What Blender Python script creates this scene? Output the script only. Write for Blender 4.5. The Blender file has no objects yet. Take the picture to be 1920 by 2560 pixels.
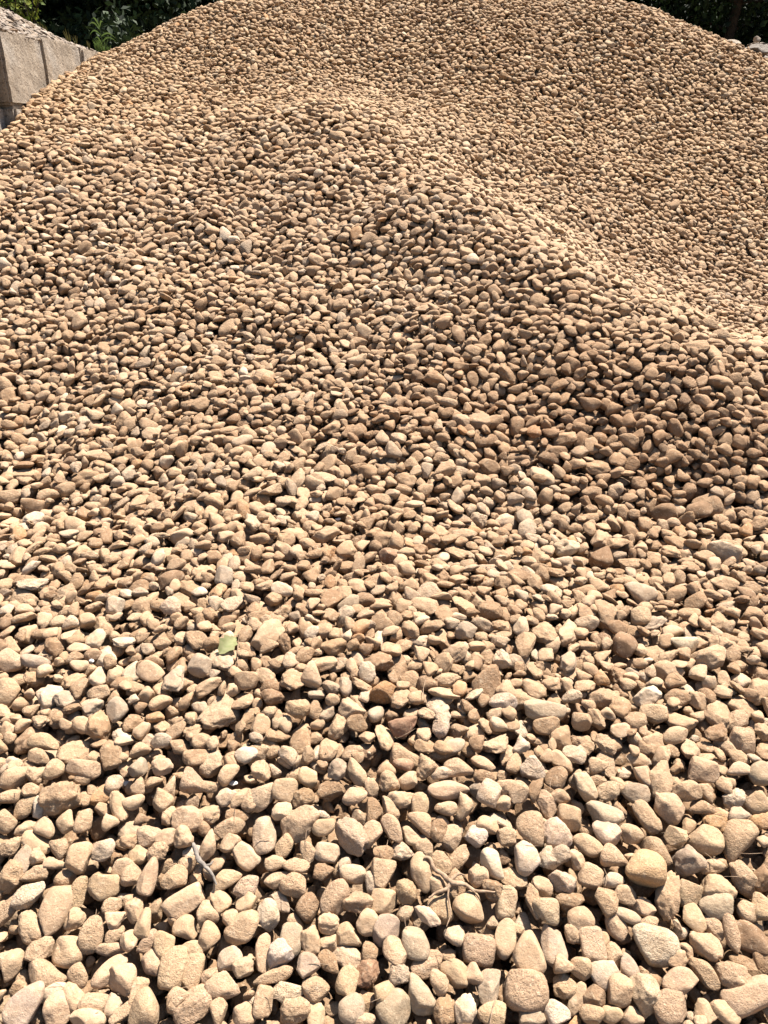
import bpy, bmesh, math, random
import numpy as np
from mathutils import Vector, Matrix, noise as mnoise

# ------------------------------------------------------------------ camera, sky, sun, exposure
sc = bpy.context.scene
col = sc.collection
PITCH = math.radians(30.0)      # camera looks down by this
CAM_H = 1.6
F_PX = 1934.0                   # focal length in pixels of the 1920 x 2560 photograph
cam = bpy.data.cameras.new('camera')
cam_o = bpy.data.objects.new('camera', cam); col.objects.link(cam_o)
cam_o.location = (0, 0, CAM_H)
cam_o.rotation_euler = (math.pi / 2 - PITCH, 0, 0)
cam.sensor_fit = 'VERTICAL'
cam.angle = 2 * math.atan(1280 / F_PX)
cam.clip_start = 0.05; cam.clip_end = 2000
sc.camera = cam_o

SUN_AZ = math.radians(56)       # direction to the sun, from +X towards +Y
SUN_EL = math.radians(59)
world = bpy.data.worlds.new('World'); sc.world = world; world.use_nodes = True
wn = world.node_tree.nodes; wl = world.node_tree.links
sky = wn.new('ShaderNodeTexSky'); sky.sky_type = 'NISHITA'; sky.sun_disc = False
sky.sun_elevation = SUN_EL; sky.sun_rotation = math.pi / 2 - SUN_AZ
sky.air_density = 1.0; sky.dust_density = 1.5
bg = wn['Background']; bg.inputs['Strength'].default_value = 0.05
wl.new(sky.outputs[0], bg.inputs['Color'])
sun = bpy.data.lights.new('sun', 'SUN'); sun.energy = 5.0; sun.angle = math.radians(0.5); sun.color = (1.0, 0.935, 0.86)
sun_o = bpy.data.objects.new('sun', sun); col.objects.link(sun_o)
sd = Vector((math.cos(SUN_EL) * math.cos(SUN_AZ), math.cos(SUN_EL) * math.sin(SUN_AZ), math.sin(SUN_EL)))
sun_o.rotation_euler = sd.to_track_quat('Z', 'Y').to_euler()
sun_o.location = sd * 20
sc.view_settings.view_transform = 'Standard'; sc.view_settings.look = 'None'
sc.view_settings.gamma = 1.0; sc.view_settings.exposure = 1.42
sc.render.engine = 'CYCLES'
sc.cycles.max_bounces = 6; sc.cycles.diffuse_bounces = 1; sc.cycles.glossy_bounces = 1
sc.cycles.transmission_bounces = 2; sc.cycles.transparent_max_bounces = 4

rng = np.random.default_rng(11)
random.seed(5)
SP, CP = math.sin(PITCH), math.cos(PITCH)
CAM_UP = np.array([0, SP, CP]); CAM_FWD = np.array([0, CP, -SP]); CAM_POS = np.array([0, 0, CAM_H])

def ray(px, py):
    X = (px - 960) / F_PX; Y = (1280 - py) / F_PX
    return np.array([X, CP + Y * SP, -SP + Y * CP])

def at_y(px, py, y):
    d = ray(px, py)
    return CAM_POS + d * (y / d[1])

def project(p):
    p = np.asarray(p, float) - CAM_POS
    z = p @ CAM_FWD
    return 960 + F_PX * p[..., 0] / z, 1280 - F_PX * (p @ CAM_UP) / z, z

# ------------------------------------------------------------------ helpers
def tag(o, label=None, cat=None, group=None, kind=None):
    if label: o['label'] = label
    if cat: o['category'] = cat
    if group: o['group'] = group
    if kind: o['kind'] = kind
    return o

def empty(name, loc, rotz=0):
    o = bpy.data.objects.new(name, None); col.objects.link(o)
    o.location = loc; o.rotation_euler = (0, 0, rotz); o.empty_display_size = 0.05
    return o

def mesh_obj(name, V, F, mat, parent=None, smooth=True, attrs=None):
    """V (n,3), F (m,k) of equal size faces"""
    V = np.asarray(V, np.float32); F = np.asarray(F, np.int32)
    me = bpy.data.meshes.new(name)
    me.vertices.add(len(V)); me.vertices.foreach_set('co', V.ravel())
    k = F.shape[1]
    me.loops.add(F.size); me.loops.foreach_set('vertex_index', F.ravel())
    me.polygons.add(len(F)); me.polygons.foreach_set('loop_start', np.arange(0, F.size, k, dtype=np.int32))
    me.polygons.foreach_set('use_smooth', np.full(len(F), smooth))
    me.update(calc_edges=True)
    for nm, arr in (attrs or {}).items():
        arr = np.asarray(arr, np.float32)
        if arr.ndim == 2:
            a = me.attributes.new(nm, 'FLOAT_COLOR', 'POINT')
            a.data.foreach_set('color', np.c_[arr, np.ones(len(arr), np.float32)].astype(np.float32).ravel())
        else:
            a = me.attributes.new(nm, 'FLOAT', 'POINT'); a.data.foreach_set('value', arr)
    me.materials.append(mat)
    o = bpy.data.objects.new(name, me); col.objects.link(o)
    if parent: o.parent = parent
    return o

def bm_obj(name, bm, mat, parent=None, smooth=False):
    me = bpy.data.meshes.new(name); bm.to_mesh(me); bm.free()
    for p in me.polygons: p.use_smooth = smooth
    me.materials.append(mat)
    o = bpy.data.objects.new(name, me); col.objects.link(o)
    if parent: o.parent = parent
    return o

def tube_geo(pts, radii, seg=8, wob=0.0):
    pts = [Vector(p) for p in pts]; V = []; F = []
    up = Vector((0.13, 0.21, 1)).normalized()
    for i, p in enumerate(pts):
        t = (pts[min(i + 1, len(pts) - 1)] - pts[max(i - 1, 0)]).normalized()
        u = t.cross(up)
        if u.length < 0.05: u = t.cross(Vector((1, 0, 0)))
        u.normalize(); v = t.cross(u)
        for k in range(seg):
            a = 2 * math.pi * k / seg
            r = radii[i] * (1 + wob * random.uniform(-1, 1))
            V.append(p + (u * math.cos(a) + v * math.sin(a)) * r)
    for i in range(len(pts) - 1):
        for k in range(seg):
            a, b = i * seg + k, i * seg + (k + 1) % seg
            F.append((a, b, b + seg, a + seg))
    return V, F

def subdivide_path(pts, radii, n=4, jit=0.0):
    P, R = [], []
    for i in range(len(pts) - 1):
        p0 = Vector(pts[max(i - 1, 0)]); p1 = Vector(pts[i]); p2 = Vector(pts[i + 1]); p3 = Vector(pts[min(i + 2, len(pts) - 1)])
        for k in range(n):
            t = k / n
            q = 0.5 * ((2 * p1) + (-p0 + p2) * t + (2 * p0 - 5 * p1 + 4 * p2 - p3) * t * t + (-p0 + 3 * p1 - 3 * p2 + p3) * t ** 3)
            P.append(q + Vector([random.uniform(-jit, jit) for _ in range(3)])); R.append(radii[i] * (1 - t) + radii[i + 1] * t)
    P.append(Vector(pts[-1])); R.append(radii[-1])
    return P, R

# ------------------------------------------------------------------ materials
def new_mat(name, rough=0.9):
    m = bpy.data.materials.new(name); m.use_nodes = True
    nt = m.node_tree; b = nt.nodes['Principled BSDF']
    b.inputs['Roughness'].default_value = rough
    b.inputs['Specular IOR Level'].default_value = 0.25
    return m, nt, nt.nodes, nt.links, b

def nz(nt, vec, scale, detail=3, rough=0.55):
    n = nt.nodes.new('ShaderNodeTexNoise'); n.inputs['Scale'].default_value = scale
    n.inputs['Detail'].default_value = detail; n.inputs['Roughness'].default_value = rough
    if vec is not None: nt.links.new(vec, n.inputs['Vector'])
    return n.outputs['Fac']

def ramp(nt, fac, a, b, va=0.0, vb=1.0):
    n = nt.nodes.new('ShaderNodeMapRange'); n.inputs['From Min'].default_value = a; n.inputs['From Max'].default_value = b
    n.inputs['To Min'].default_value = va; n.inputs['To Max'].default_value = vb
    nt.links.new(fac, n.inputs['Value']); return n.outputs['Result']

def mixc(nt, fac, a, b, mode='MIX'):
    n = nt.nodes.new('ShaderNodeMix'); n.data_type = 'RGBA'; n.blend_type = mode
    for s, v in ((n.inputs['Factor'], fac), (n.inputs['A'], a), (n.inputs['B'], b)):
        if isinstance(v, (int, float)): s.default_value = v
        elif isinstance(v, tuple): s.default_value = (*v, 1)
        else: nt.links.new(v, s)
    return n.outputs['Result']

def mth(nt, op, a, b=None):
    n = nt.nodes.new('ShaderNodeMath'); n.operation = op
    for i, v in enumerate((a, b)):
        if v is None: continue
        if isinstance(v, (int, float)): n.inputs[i].default_value = v
        else: nt.links.new(v, n.inputs[i])
    return n.outputs[0]

DUST = (0.48, 0.322, 0.196)
def stone_material(name, dust=DUST, dust_amt=1.0):
    m, nt, N, L, b = new_mat(name, 0.93)
    tint = N.new('ShaderNodeAttribute'); tint.attribute_name = 'tint'
    seed = N.new('ShaderNodeAttribute'); seed.attribute_name = 'seed'
    tc = N.new('ShaderNodeTexCoord')
    add = N.new('ShaderNodeVectorMath'); add.operation = 'ADD'
    cmb = N.new('ShaderNodeCombineXYZ')
    s7 = mth(nt, 'MULTIPLY', seed.outputs['Fac'], 37.0)
    for i in range(3): L.new(s7, cmb.inputs[i])
    L.new(tc.outputs['Object'], add.inputs[0]); L.new(cmb.outputs[0], add.inputs[1])
    v = add.outputs[0]
    # mottling of the stone itself
    c = mixc(nt, ramp(nt, nz(nt, v, 55, 4), 0.36, 0.66), mixc(nt, 1.0, tint.outputs['Color'], (0.80, 0.77, 0.73), 'MULTIPLY'), tint.outputs['Color'])
    # dry dust lying in patches, more of it on top
    geo = N.new('ShaderNodeNewGeometry'); sep = N.new('ShaderNodeSeparateXYZ'); L.new(geo.outputs['Normal'], sep.inputs[0])
    up = ramp(nt, sep.outputs['Z'], -0.2, 0.9, 0.0, 0.42 * dust_amt)
    dpatch = mth(nt, 'ADD', ramp(nt, nz(nt, v, 34, 5, 0.65), 0.42, 0.62, 0.0, 0.45 * dust_amt), up)
    dpatch = mth(nt, 'MULTIPLY', dpatch, ramp(nt, seed.outputs['Fac'], 0.0, 1.0, 0.45, 1.0))
    c = mixc(nt, dpatch, c, dust)
    ruf = ramp(nt, mth(nt, 'FRACT', mth(nt, 'MULTIPLY', seed.outputs['Fac'], 7.31)), 0.0, 1.0, 0.35, 0.95)
    # rubbed pale patches
    pal = ramp(nt, nz(nt, v, 42, 5, 0.7), 0.60, 0.72, 0.0, 0.55)
    c = mixc(nt, pal, c, (0.60, 0.48, 0.34))
    # small dark pits and specks
    vo = N.new('ShaderNodeTexVoronoi'); vo.inputs['Scale'].default_value = 260; L.new(v, vo.inputs['Vector'])
    pit = ramp(nt, vo.outputs['Distance'], 0.12, 0.30, 1.0, 0.0)
    pmask = ramp(nt, nz(nt, v, 70, 2), 0.50, 0.62)
    pits = mth(nt, 'MULTIPLY', pit, pmask)
    c = mixc(nt, mth(nt, 'MULTIPLY', pits, 0.55), c, (0.16, 0.10, 0.06))
    fine = nz(nt, v, 420, 3, 0.7)
    c = mixc(nt, mth(nt, 'MULTIPLY', ruf, ramp(nt, fine, 0.38, 0.58, 0.62, 0.0)), c, (0.20, 0.12, 0.065))
    blot = nz(nt, v, 130, 4, 0.75)
    c = mixc(nt, mth(nt, 'MULTIPLY', ruf, ramp(nt, blot, 0.53, 0.68, 0.0, 0.62)), c, (0.27, 0.165, 0.09))
    c = mixc(nt, ramp(nt, blot, 0.32, 0.44, 0.5, 0.0), c, (0.62, 0.48, 0.33))
    L.new(c, b.inputs['Base Color'])
    h = mth(nt, 'ADD', mth(nt, 'MULTIPLY', nz(nt, v, 75, 5, 0.6), 1.0), mth(nt, 'MULTIPLY', fine, 0.40))
    h = mth(nt, 'ADD', h, mth(nt, 'MULTIPLY', nz(nt, v, 185, 3, 0.6), 0.55))
    h = mth(nt, 'SUBTRACT', h, mth(nt, 'MULTIPLY', pits, 0.6))
    bp = N.new('ShaderNodeBump'); bp.inputs['Strength'].default_value = 0.9; bp.inputs['Distance'].default_value = 0.009
    L.new(h, bp.inputs['Height']); L.new(mth(nt, 'MULTIPLY', ruf, 0.85), bp.inputs['Strength']); L.new(bp.outputs[0], b.inputs['Normal'])
    return m

M_STONE = stone_material('dusty_stone')
M_GREY = stone_material('grey_gravel_stone', (0.30, 0.255, 0.21), 0.6)

def simple_mat(name, c1, c2, scale, rough=0.9, bump=0.3, dist=0.01, fine=None):
    m, nt, N, L, b = new_mat(name, rough)
    tc = N.new('ShaderNodeTexCoord'); v = tc.outputs['Object']
    f = nz(nt, v, scale, 6, 0.62)
    c = mixc(nt, ramp(nt, f, 0.33, 0.67), c1, c2)
    if fine: c = mixc(nt, ramp(nt, nz(nt, v, fine, 3, 0.7), 0.4, 0.62, 0.35, 0.0), c, tuple(x * 0.45 for x in c1))
    L.new(c, b.inputs['Base Color'])
    bp = N.new('ShaderNodeBump'); bp.inputs['Strength'].default_value = bump; bp.inputs['Distance'].default_value = dist
    L.new(mth(nt, 'ADD', f, mth(nt, 'MULTIPLY', nz(nt, v, scale * 6, 4, 0.7), 0.4)), bp.inputs['Height'])
    L.new(bp.outputs[0], b.inputs['Normal'])
    return m

M_SOIL = simple_mat('dry_soil', (0.09, 0.055, 0.03), (0.20, 0.13, 0.075), 30, bump=0.8, dist=0.02)
M_TWIG = simple_mat('dry_twig', (0.20, 0.13, 0.08), (0.42, 0.30, 0.20), 60, bump=0.6, dist=0.004)
M_TWIG_GREY = simple_mat('weathered_twig', (0.12, 0.10, 0.085), (0.30, 0.26, 0.215), 60, bump=0.6, dist=0.004)
M_BARK = simple_mat('bark', (0.02, 0.015, 0.01), (0.06, 0.045, 0.03), 14, bump=0.8, dist=0.03)

# concrete: mottled, with dark pores and rain streaks
def concrete_material():
    m, nt, N, L, b = new_mat('weathered_concrete', 0.92)
    tc = N.new('ShaderNodeTexCoord'); v = tc.outputs['Object']
    c = mixc(nt, ramp(nt, nz(nt, v, 5, 6, 0.65), 0.35, 0.65), (0.30, 0.24, 0.175), (0.46, 0.38, 0.29))
    mp = N.new('ShaderNodeMapping'); mp.inputs['Scale'].default_value = (16, 16, 1.1); L.new(v, mp.inputs['Vector'])
    c = mixc(nt, ramp(nt, nz(nt, mp.outputs[0], 1.0, 5, 0.6), 0.45, 0.68, 0.0, 0.55), c, (0.24, 0.20, 0.155))
    c = mixc(nt, ramp(nt, nz(nt, v, 2.6, 3), 0.55, 0.7, 0.0, 0.6), c, (0.37, 0.345, 0.31))
    sp = nz(nt, v, 85, 3, 0.75)
    c = mixc(nt, ramp(nt, sp, 0.34, 0.50, 0.8, 0.0), c, (0.07, 0.055, 0.045))
    c = mixc(nt, ramp(nt, sp, 0.60, 0.70, 0.0, 0.4), c, (0.46, 0.41, 0.35))
    L.new(c, b.inputs['Base Color'])
    bp = N.new('ShaderNodeBump'); bp.inputs['Strength'].default_value = 0.6; bp.inputs['Distance'].default_value = 0.012
    L.new(mth(nt, 'ADD', sp, nz(nt, v, 18, 5)), bp.inputs['Height']); L.new(bp.outputs[0], b.inputs['Normal'])
    return m
M_CONC = concrete_material()

def leaf_material(name, ca, cb, trans=0.25):
    m, nt, N, L, b = new_mat(name, 0.7)
    at = N.new('ShaderNodeAttribute'); at.attribute_name = 'seed'
    c = mixc(nt, at.outputs['Fac'], ca, cb)
    L.new(c, b.inputs['Base Color'])
    b.inputs['Specular IOR Level'].default_value = 0.22
    tr = N.new('ShaderNodeBsdfTranslucent'); L.new(c, tr.inputs['Color'])
    mx = N.new('ShaderNodeMixShader'); mx.inputs[0].default_value = trans
    L.new(b.outputs[0], mx.inputs[1]); L.new(tr.outputs[0], mx.inputs[2])
    L.new(mx.outputs[0], N['Material Output'].inputs['Surface'])
    return m
M_LEAF = leaf_material('dark_leaves', (0.008, 0.016, 0.006), (0.034, 0.058, 0.018), 0.12)
M_LEAF_Y = leaf_material('yellow_green_leaves', (0.07, 0.13, 0.02), (0.26, 0.28, 0.04), 0.35)
M_GRASS = leaf_material('weed_green', (0.05, 0.10, 0.025), (0.13, 0.19, 0.05), 0.3)
M_DRY = leaf_material('dry_grass', (0.12, 0.09, 0.035), (0.09, 0.10, 0.03), 0.25)

# ------------------------------------------------------------------ the terrain of the heap
ctrl = []
for px, py, y in [
    (960, 1280, 2.31), (960, 1100, 2.70), (960, 900, 3.22), (900, 700, 3.82), (880, 500, 4.5), (850, 262, 5.6),
    (960, 230, 6.45), (960, 100, 7.1), (960, 0, 7.65),
    (100, 1280, 2.38), (100, 900, 3.35), (100, 600, 4.2), (60, 400, 4.95), (35, 300, 5.6), (107, 204, 6.4), (193, 172, 7.0), (240, 150, 7.35),
    (500, 900, 3.25), (500, 600, 4.2), (450, 380, 5.15), (450, 250, 6.0), (400, 160, 6.7), (400, 64, 7.45), (580, 0, 7.55),
    (1900, 905, 2.98), (1700, 815, 3.16), (1400, 655, 3.70), (1150, 460, 4.45),
    (1900, 800, 4.3), (1800, 700, 4.8), (1500, 500, 5.2), (1200, 340, 5.6),
    (1800, 400, 6.0), (1800, 250, 6.7), (1860, 118, 7.4), (1700, 58, 7.45), (1550, 0, 7.55), (1500, 250, 6.5), (1250, 130, 6.8),
    (1700, 1000, 2.78), (1700, 1280, 2.34), (1400, 900, 3.08), (1400, 1100, 2.74), (1400, 1280, 2.38), (1800, 1450, 2.0),
]:
    ctrl.append(at_y(px, py, y))
for p in [
    (0, 0.3, -0.03), (-1.2, 0.3, -0.03), (1.2, 0.3, -0.03),
    (0, 0.8, 0.0), (-0.8, 0.8, 0.0), (0.8, 0.8, 0.0), (0, 1.29, 0.17), (-0.9, 1.3, 0.15), (0.9, 1.3, 0.15), (0, 1.65, 0.25), (-1.3, 1.7, 0.24), (1.3, 1.7, 0.22),
    (-1.8, 2.4, 0.25), (2.0, 2.3, 0.2), (-2.4, 3.4, 0.5), (2.4, 3.0, 0.5), (-2.9, 4.6, 0.95), (3.0, 3.6, 0.4), (3.2, 4.6, 0.4), (3.6, 6, 0.9),
    (0.1, 8.6, 2.4), (-1.3, 8.4, 1.95), (-2.4, 8.3, 1.45), (1.6, 8.4, 2.0), (3.2, 8.3, 1.35), (4.0, 7.2, 1.3),
    (0, 10, 1.7), (-2.4, 10, 0.9), (3, 10, 0.8), (0, 11.6, 0.5), (-0.2, 5.98, 1.38), (1.8, 3.5, 0.44), (1.55, 3.7, 0.49), (1.15, 4.15, 0.68), (0.65, 4.95, 0.94),
]:
    ctrl.append(np.array(p, float))
ctrl = np.array(ctrl)

def tps_fit(P, z, lam=0.002):
    n = len(P); d = np.linalg.norm(P[:, None] - P[None], axis=2)
    K = np.where(d > 0, d * d * np.log(d + 1e-12), 0) + lam * np.eye(n)
    Q = np.c_[np.ones(n), P]
    A = np.block([[K, Q], [Q.T, np.zeros((3, 3))]])
    return np.linalg.solve(A, np.r_[z, 0, 0, 0])
W = tps_fit(ctrl[:, :2], ctrl[:, 2])
NC = len(ctrl)
def tps_eval(X, Y):
    out = W[NC] + W[NC + 1] * X + W[NC + 2] * Y
    for i in range(NC):
        d2 = (X - ctrl[i, 0]) ** 2 + (Y - ctrl[i, 1]) ** 2
        out = out + W[i] * 0.5 * d2 * np.log(d2 + 1e-12)
    return out

CELL = 0.008
X0, Y0, X1, Y1 = -4.0, 0.35, 4.3, 9.3
nx = int((X1 - X0) / CELL); ny = int((Y1 - Y0) / CELL)
def bilin(G, x, y, x0, y0, c):
    i = np.clip((x - x0) / c, 0, G.shape[1] - 1.001); j = np.clip((y - y0) / c, 0, G.shape[0] - 1.001)
    i0 = i.astype(int); j0 = j.astype(int); fi = i - i0; fj = j - j0
    return (G[j0, i0] * (1 - fi) + G[j0, i0 + 1] * fi) * (1 - fj) + (G[j0 + 1, i0] * (1 - fi) + G[j0 + 1, i0 + 1] * fi) * fj
cc = 0.08
gx = np.arange(X0 - 2.2, X1 + 2.4, cc); gy = np.arange(Y0 - 1.6, Y1 + 3.2, cc)
GX, GY = np.meshgrid(gx, gy)
TC = tps_eval(GX, GY)
und = np.array([[mnoise.noise(Vector((x * 2.4, y * 2.4, 3.1))) * 0.052 + mnoise.noise(Vector((x * 5.5, y * 5.5, 7.7))) * 0.028 + mnoise.noise(Vector((x * 10, y * 10, 2.2))) * 0.020 for x in gx] for y in gy])
und *= np.clip((GY - 1.2) / 1.5, 0.25, 1) * np.clip((6.5 - GY) / 2, 0.45, 1)
TC = TC + und
TC = np.maximum(TC, -0.05)
def T_at(x, y): return bilin(TC, np.asarray(x, float), np.asarray(y, float), gx[0], gy[0], cc)
xs = X0 + (np.arange(nx) + 0.5) * CELL; ys = Y0 + (np.arange(ny) + 0.5) * CELL
XX, YY = np.meshgrid(xs, ys)
T = T_at(XX, YY)
def normal_at(x, y, e=0.06):
    n = np.array([-(T_at(x + e, y) - T_at(x - e, y)) / (2 * e), -(T_at(x, y + e) - T_at(x, y - e)) / (2 * e), 1.0])
    return n / np.linalg.norm(n)

# ------------------------------------------------------------------ stone shapes
def ico(sub):
    bm = bmesh.new(); bmesh.ops.create_icosphere(bm, subdivisions=sub, radius=1)
    V = np.array([v.co[:] for v in bm.verts]); F = np.array([[v.index for v in f.verts] for f in bm.faces]); bm.free()
    return V, F
ICO = {s: ico(s) for s in (2, 3, 4)}

def rand_dirs(r, n):
    d = r.normal(size=(n, 3)); return d / np.linalg.norm(d, axis=1, keepdims=True)

def make_shape(r, D, ang=0.4, lump=0.1, egg=0.0, bend=0.0, box=False, tri=False):
    """unit stone from directions D: a rounded polyhedron, ang 0 = water worn, 1 = broken"""
    k = int(r.integers(8, 13))
    n = rand_dirs(r, k); h = r.uniform(0.58, 1.0, k)
    if box: n = np.r_[n[:4], [[1, 0, 0], [-1, 0, 0], [0, 1, 0], [0, -1, 0], [0, 0, 1], [0, 0, -1]]] + r.normal(size=(10, 3)) * 0.10; n /= np.linalg.norm(n, axis=1, keepdims=True); h = np.r_[np.full(4, 1.0), r.uniform(0.74, 0.86, 6)]
    if tri:
        a0 = r.uniform(0, 0.4)
        m = np.array([[math.cos(a0 + a), math.sin(a0 + a), r.normal() * 0.15] for a in (0.5, 2.6, 4.7)])
        n = np.r_[n[:5], m / np.linalg.norm(m, axis=1, keepdims=True)]; h = np.r_[np.full(5, 0.95), np.full(3, 0.62)]
    p = 8 + 22 * ang
    q = np.maximum(D @ n.T, 0) / h
    rad = 1.0 / (np.sum(q ** p, axis=1) + 0.92 ** -p * 0.35) ** (1 / p)
    V = D * rad[:, None]
    for _ in range(5):
        c = rand_dirs(r, 1)[0]; w = r.uniform(3, 9)
        V *= (1 + lump * r.normal() * np.exp(w * (D @ c - 1)))[:, None]
    for _ in range(int(r.integers(1, 4 + int(5 * ang)))):
        c = rand_dirs(r, 1)[0]; hh = r.uniform(0.62, 0.82); ex = np.maximum(V @ c - hh * np.max(V @ c), 0)
        V = V - ex[:, None] * c * 0.92
    V /= np.abs(V).max(axis=0)
    if egg: V[:, 1] *= 1 - egg * V[:, 0]; V[:, 2] *= 1 - egg * 0.6 * V[:, 0]
    if bend: V[:, 1] += bend * (V[:, 0] ** 2 - 0.4)
    return V

NSH = 70
bank_params = [dict(ang=float(rng.choice([0.05, 0.15, 0.3, 0.6, 0.9], p=[.10, .20, .28, .25, .17])), lump=float(rng.uniform(0.05, 0.22)),
                    egg=float(rng.uniform(-0.3, 0.3)), bend=float(rng.normal() * 0.16), box=bool(rng.random() < 0.14), tri=bool(rng.random() < 0.14)) for _ in range(NSH)]
def roughen(V, o, amt):
    return V * (1 + amt * np.array([mnoise.fractal(Vector(q * 2.6 + o), 0.7, 2.1, 3) for q in V]))[:, None]
bank = {s: [roughen(make_shape(np.random.default_rng(100 + i), ICO[s][0], **bank_params[i]), i * 3.7, 0.05 + 0.05 * (i % 3)) for i in range(NSH)] for s in (2, 3, 4)}

# colours of the stones: (colour, weight)
TINTS = np.array([(0.41, 0.28, 0.17), (0.36, 0.245, 0.15), (0.46, 0.335, 0.22), (0.30, 0.19, 0.105), (0.54, 0.435, 0.32), (0.20, 0.115, 0.06),
                  (0.32, 0.265, 0.205), (0.36, 0.18, 0.07), (0.12, 0.065, 0.035), (0.62, 0.52, 0.40)])
TW = np.array([.24, .19, .16, .15, .08, .085, .045, .014, .02, .014]); TW /= TW.sum()

# ------------------------------------------------------------------ traced stones (pixel x, pixel y, length, width, angle, form, colour) read off the photograph
#  forms: o oval  e egg  r round  a angular  b blocky  l long  f flat  t three-cornered  k lumpy
#  colours: t tan  p pale  w white-patched  b brown  d dark brown  o orange  g grey  r reddish brown  c crumbly sandy
TILE_A = """95 110 178 140 10 o t|230 100 110 100 0 b t|350 55 150 125 45 o t|535 50 220 130 0 o t|550 112 120 85 25 a t|895 50 128 124 0 r g|1055 45 150 110 -20 k t|735 150 112 100 30 a p
895 180 120 82 88 o t|1110 175 170 82 85 l t|1235 140 190 150 -60 t t|1340 165 150 78 -8 f t|1480 80 150 92 45 k t|65 240 160 92 30 l t|205 200 108 100 20 a t|160 310 172 108 60 o t
265 300 130 100 80 k w|390 262 215 190 20 k c|655 232 185 112 30 o o|770 290 200 98 -72 k t|865 275 145 86 8 o t|1050 250 156 130 -60 o t|40 395 150 118 -80 o t|170 445 125 92 10 o t
295 440 140 116 -60 e t|425 405 150 112 75 e t|550 395 162 112 55 o t|700 405 116 98 40 a t|240 540 200 108 -32 o t|65 565 126 100 10 o t|390 565 138 100 -70 a t|510 640 190 145 85 b t
665 580 152 132 30 a w|840 525 112 100 20 k b|965 490 160 135 10 f t|895 610 132 118 -30 o t|1080 510 142 112 20 a t|1020 595 122 100 0 o t|1210 385 200 160 0 a t|1195 505 122 118 0 r t
1345 560 200 100 82 l t|1490 440 182 108 28 o t|1490 540 128 108 0 r t|1590 622 190 130 -42 b p|1470 240 122 102 40 o p|1540 368 150 100 -20 f b|1560 240 150 80 40 a t|1630 265 130 112 80 e t
240 630 110 105 0 r t|350 670 150 66 -5 a t|140 640 170 108 80 f g|75 760 200 150 88 k t|225 735 150 90 20 o t|420 765 126 102 10 k b|190 882 212 148 52 k w|350 980 292 190 78 e t
510 862 190 112 70 f t|670 805 195 180 10 a t|800 690 150 118 20 o t|840 755 142 132 60 o t|955 765 250 112 76 l t|1035 790 240 146 -82 o t|1130 775 172 152 80 f t|715 950 132 92 25 b t
875 960 160 112 -80 k t|745 1028 132 108 10 b t|1205 912 275 150 36 b t|1420 915 160 130 -60 f t|1470 772 190 118 32 t t|1590 810 165 145 55 e p|1600 920 130 128 0 r t|1335 992 172 166 0 o t
490 1025 160 118 60 k t|40 970 225 110 55 o t|595 1110 240 160 65 e t|745 1125 130 92 35 o t|935 1065 182 100 80 e t|840 1168 120 105 80 k t|1205 1100 165 140 -50 e t|1345 1150 182 135 62 t t
1495 1020 132 95 88 b t|1575 1095 235 178 42 o t|205 1085 220 138 -76 k t|250 1245 192 132 30 k t|435 1230 205 188 -10 o t|720 1225 202 78 0 l t|950 1180 162 92 62 o t|1075 1195 200 140 -68 o t
1240 1232 152 105 10 f t|55 1335 205 142 60 o t|300 1392 250 180 -14 o t|515 1400 142 120 -70 e t|700 1370 240 130 60 o t|785 1420 205 188 -60 e t|985 1315 182 138 -60 o t|1120 1345 240 158 82 b t
1250 1370 212 120 80 b t|1480 1285 172 152 -20 r w|1570 1355 132 110 20 k t|1370 1400 132 118 40 a t|1450 1470 225 165 -10 f t|890 1490 172 100 65 f t|600 1580 190 148 -20 b t|480 1540 192 112 -55 a t
360 1495 172 78 38 l p|160 1602 285 190 46 o g|370 1620 205 180 80 o t|735 1590 132 100 80 a g|800 1640 172 80 42 f t|945 1625 240 200 82 e t|1240 1600 275 180 42 k t|1140 1555 140 100 60 o t
1420 1620 165 130 80 o t|1580 1645 150 132 0 o t|560 1682 225 115 -10 o t|75 980 150 100 60 a t"""
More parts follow.
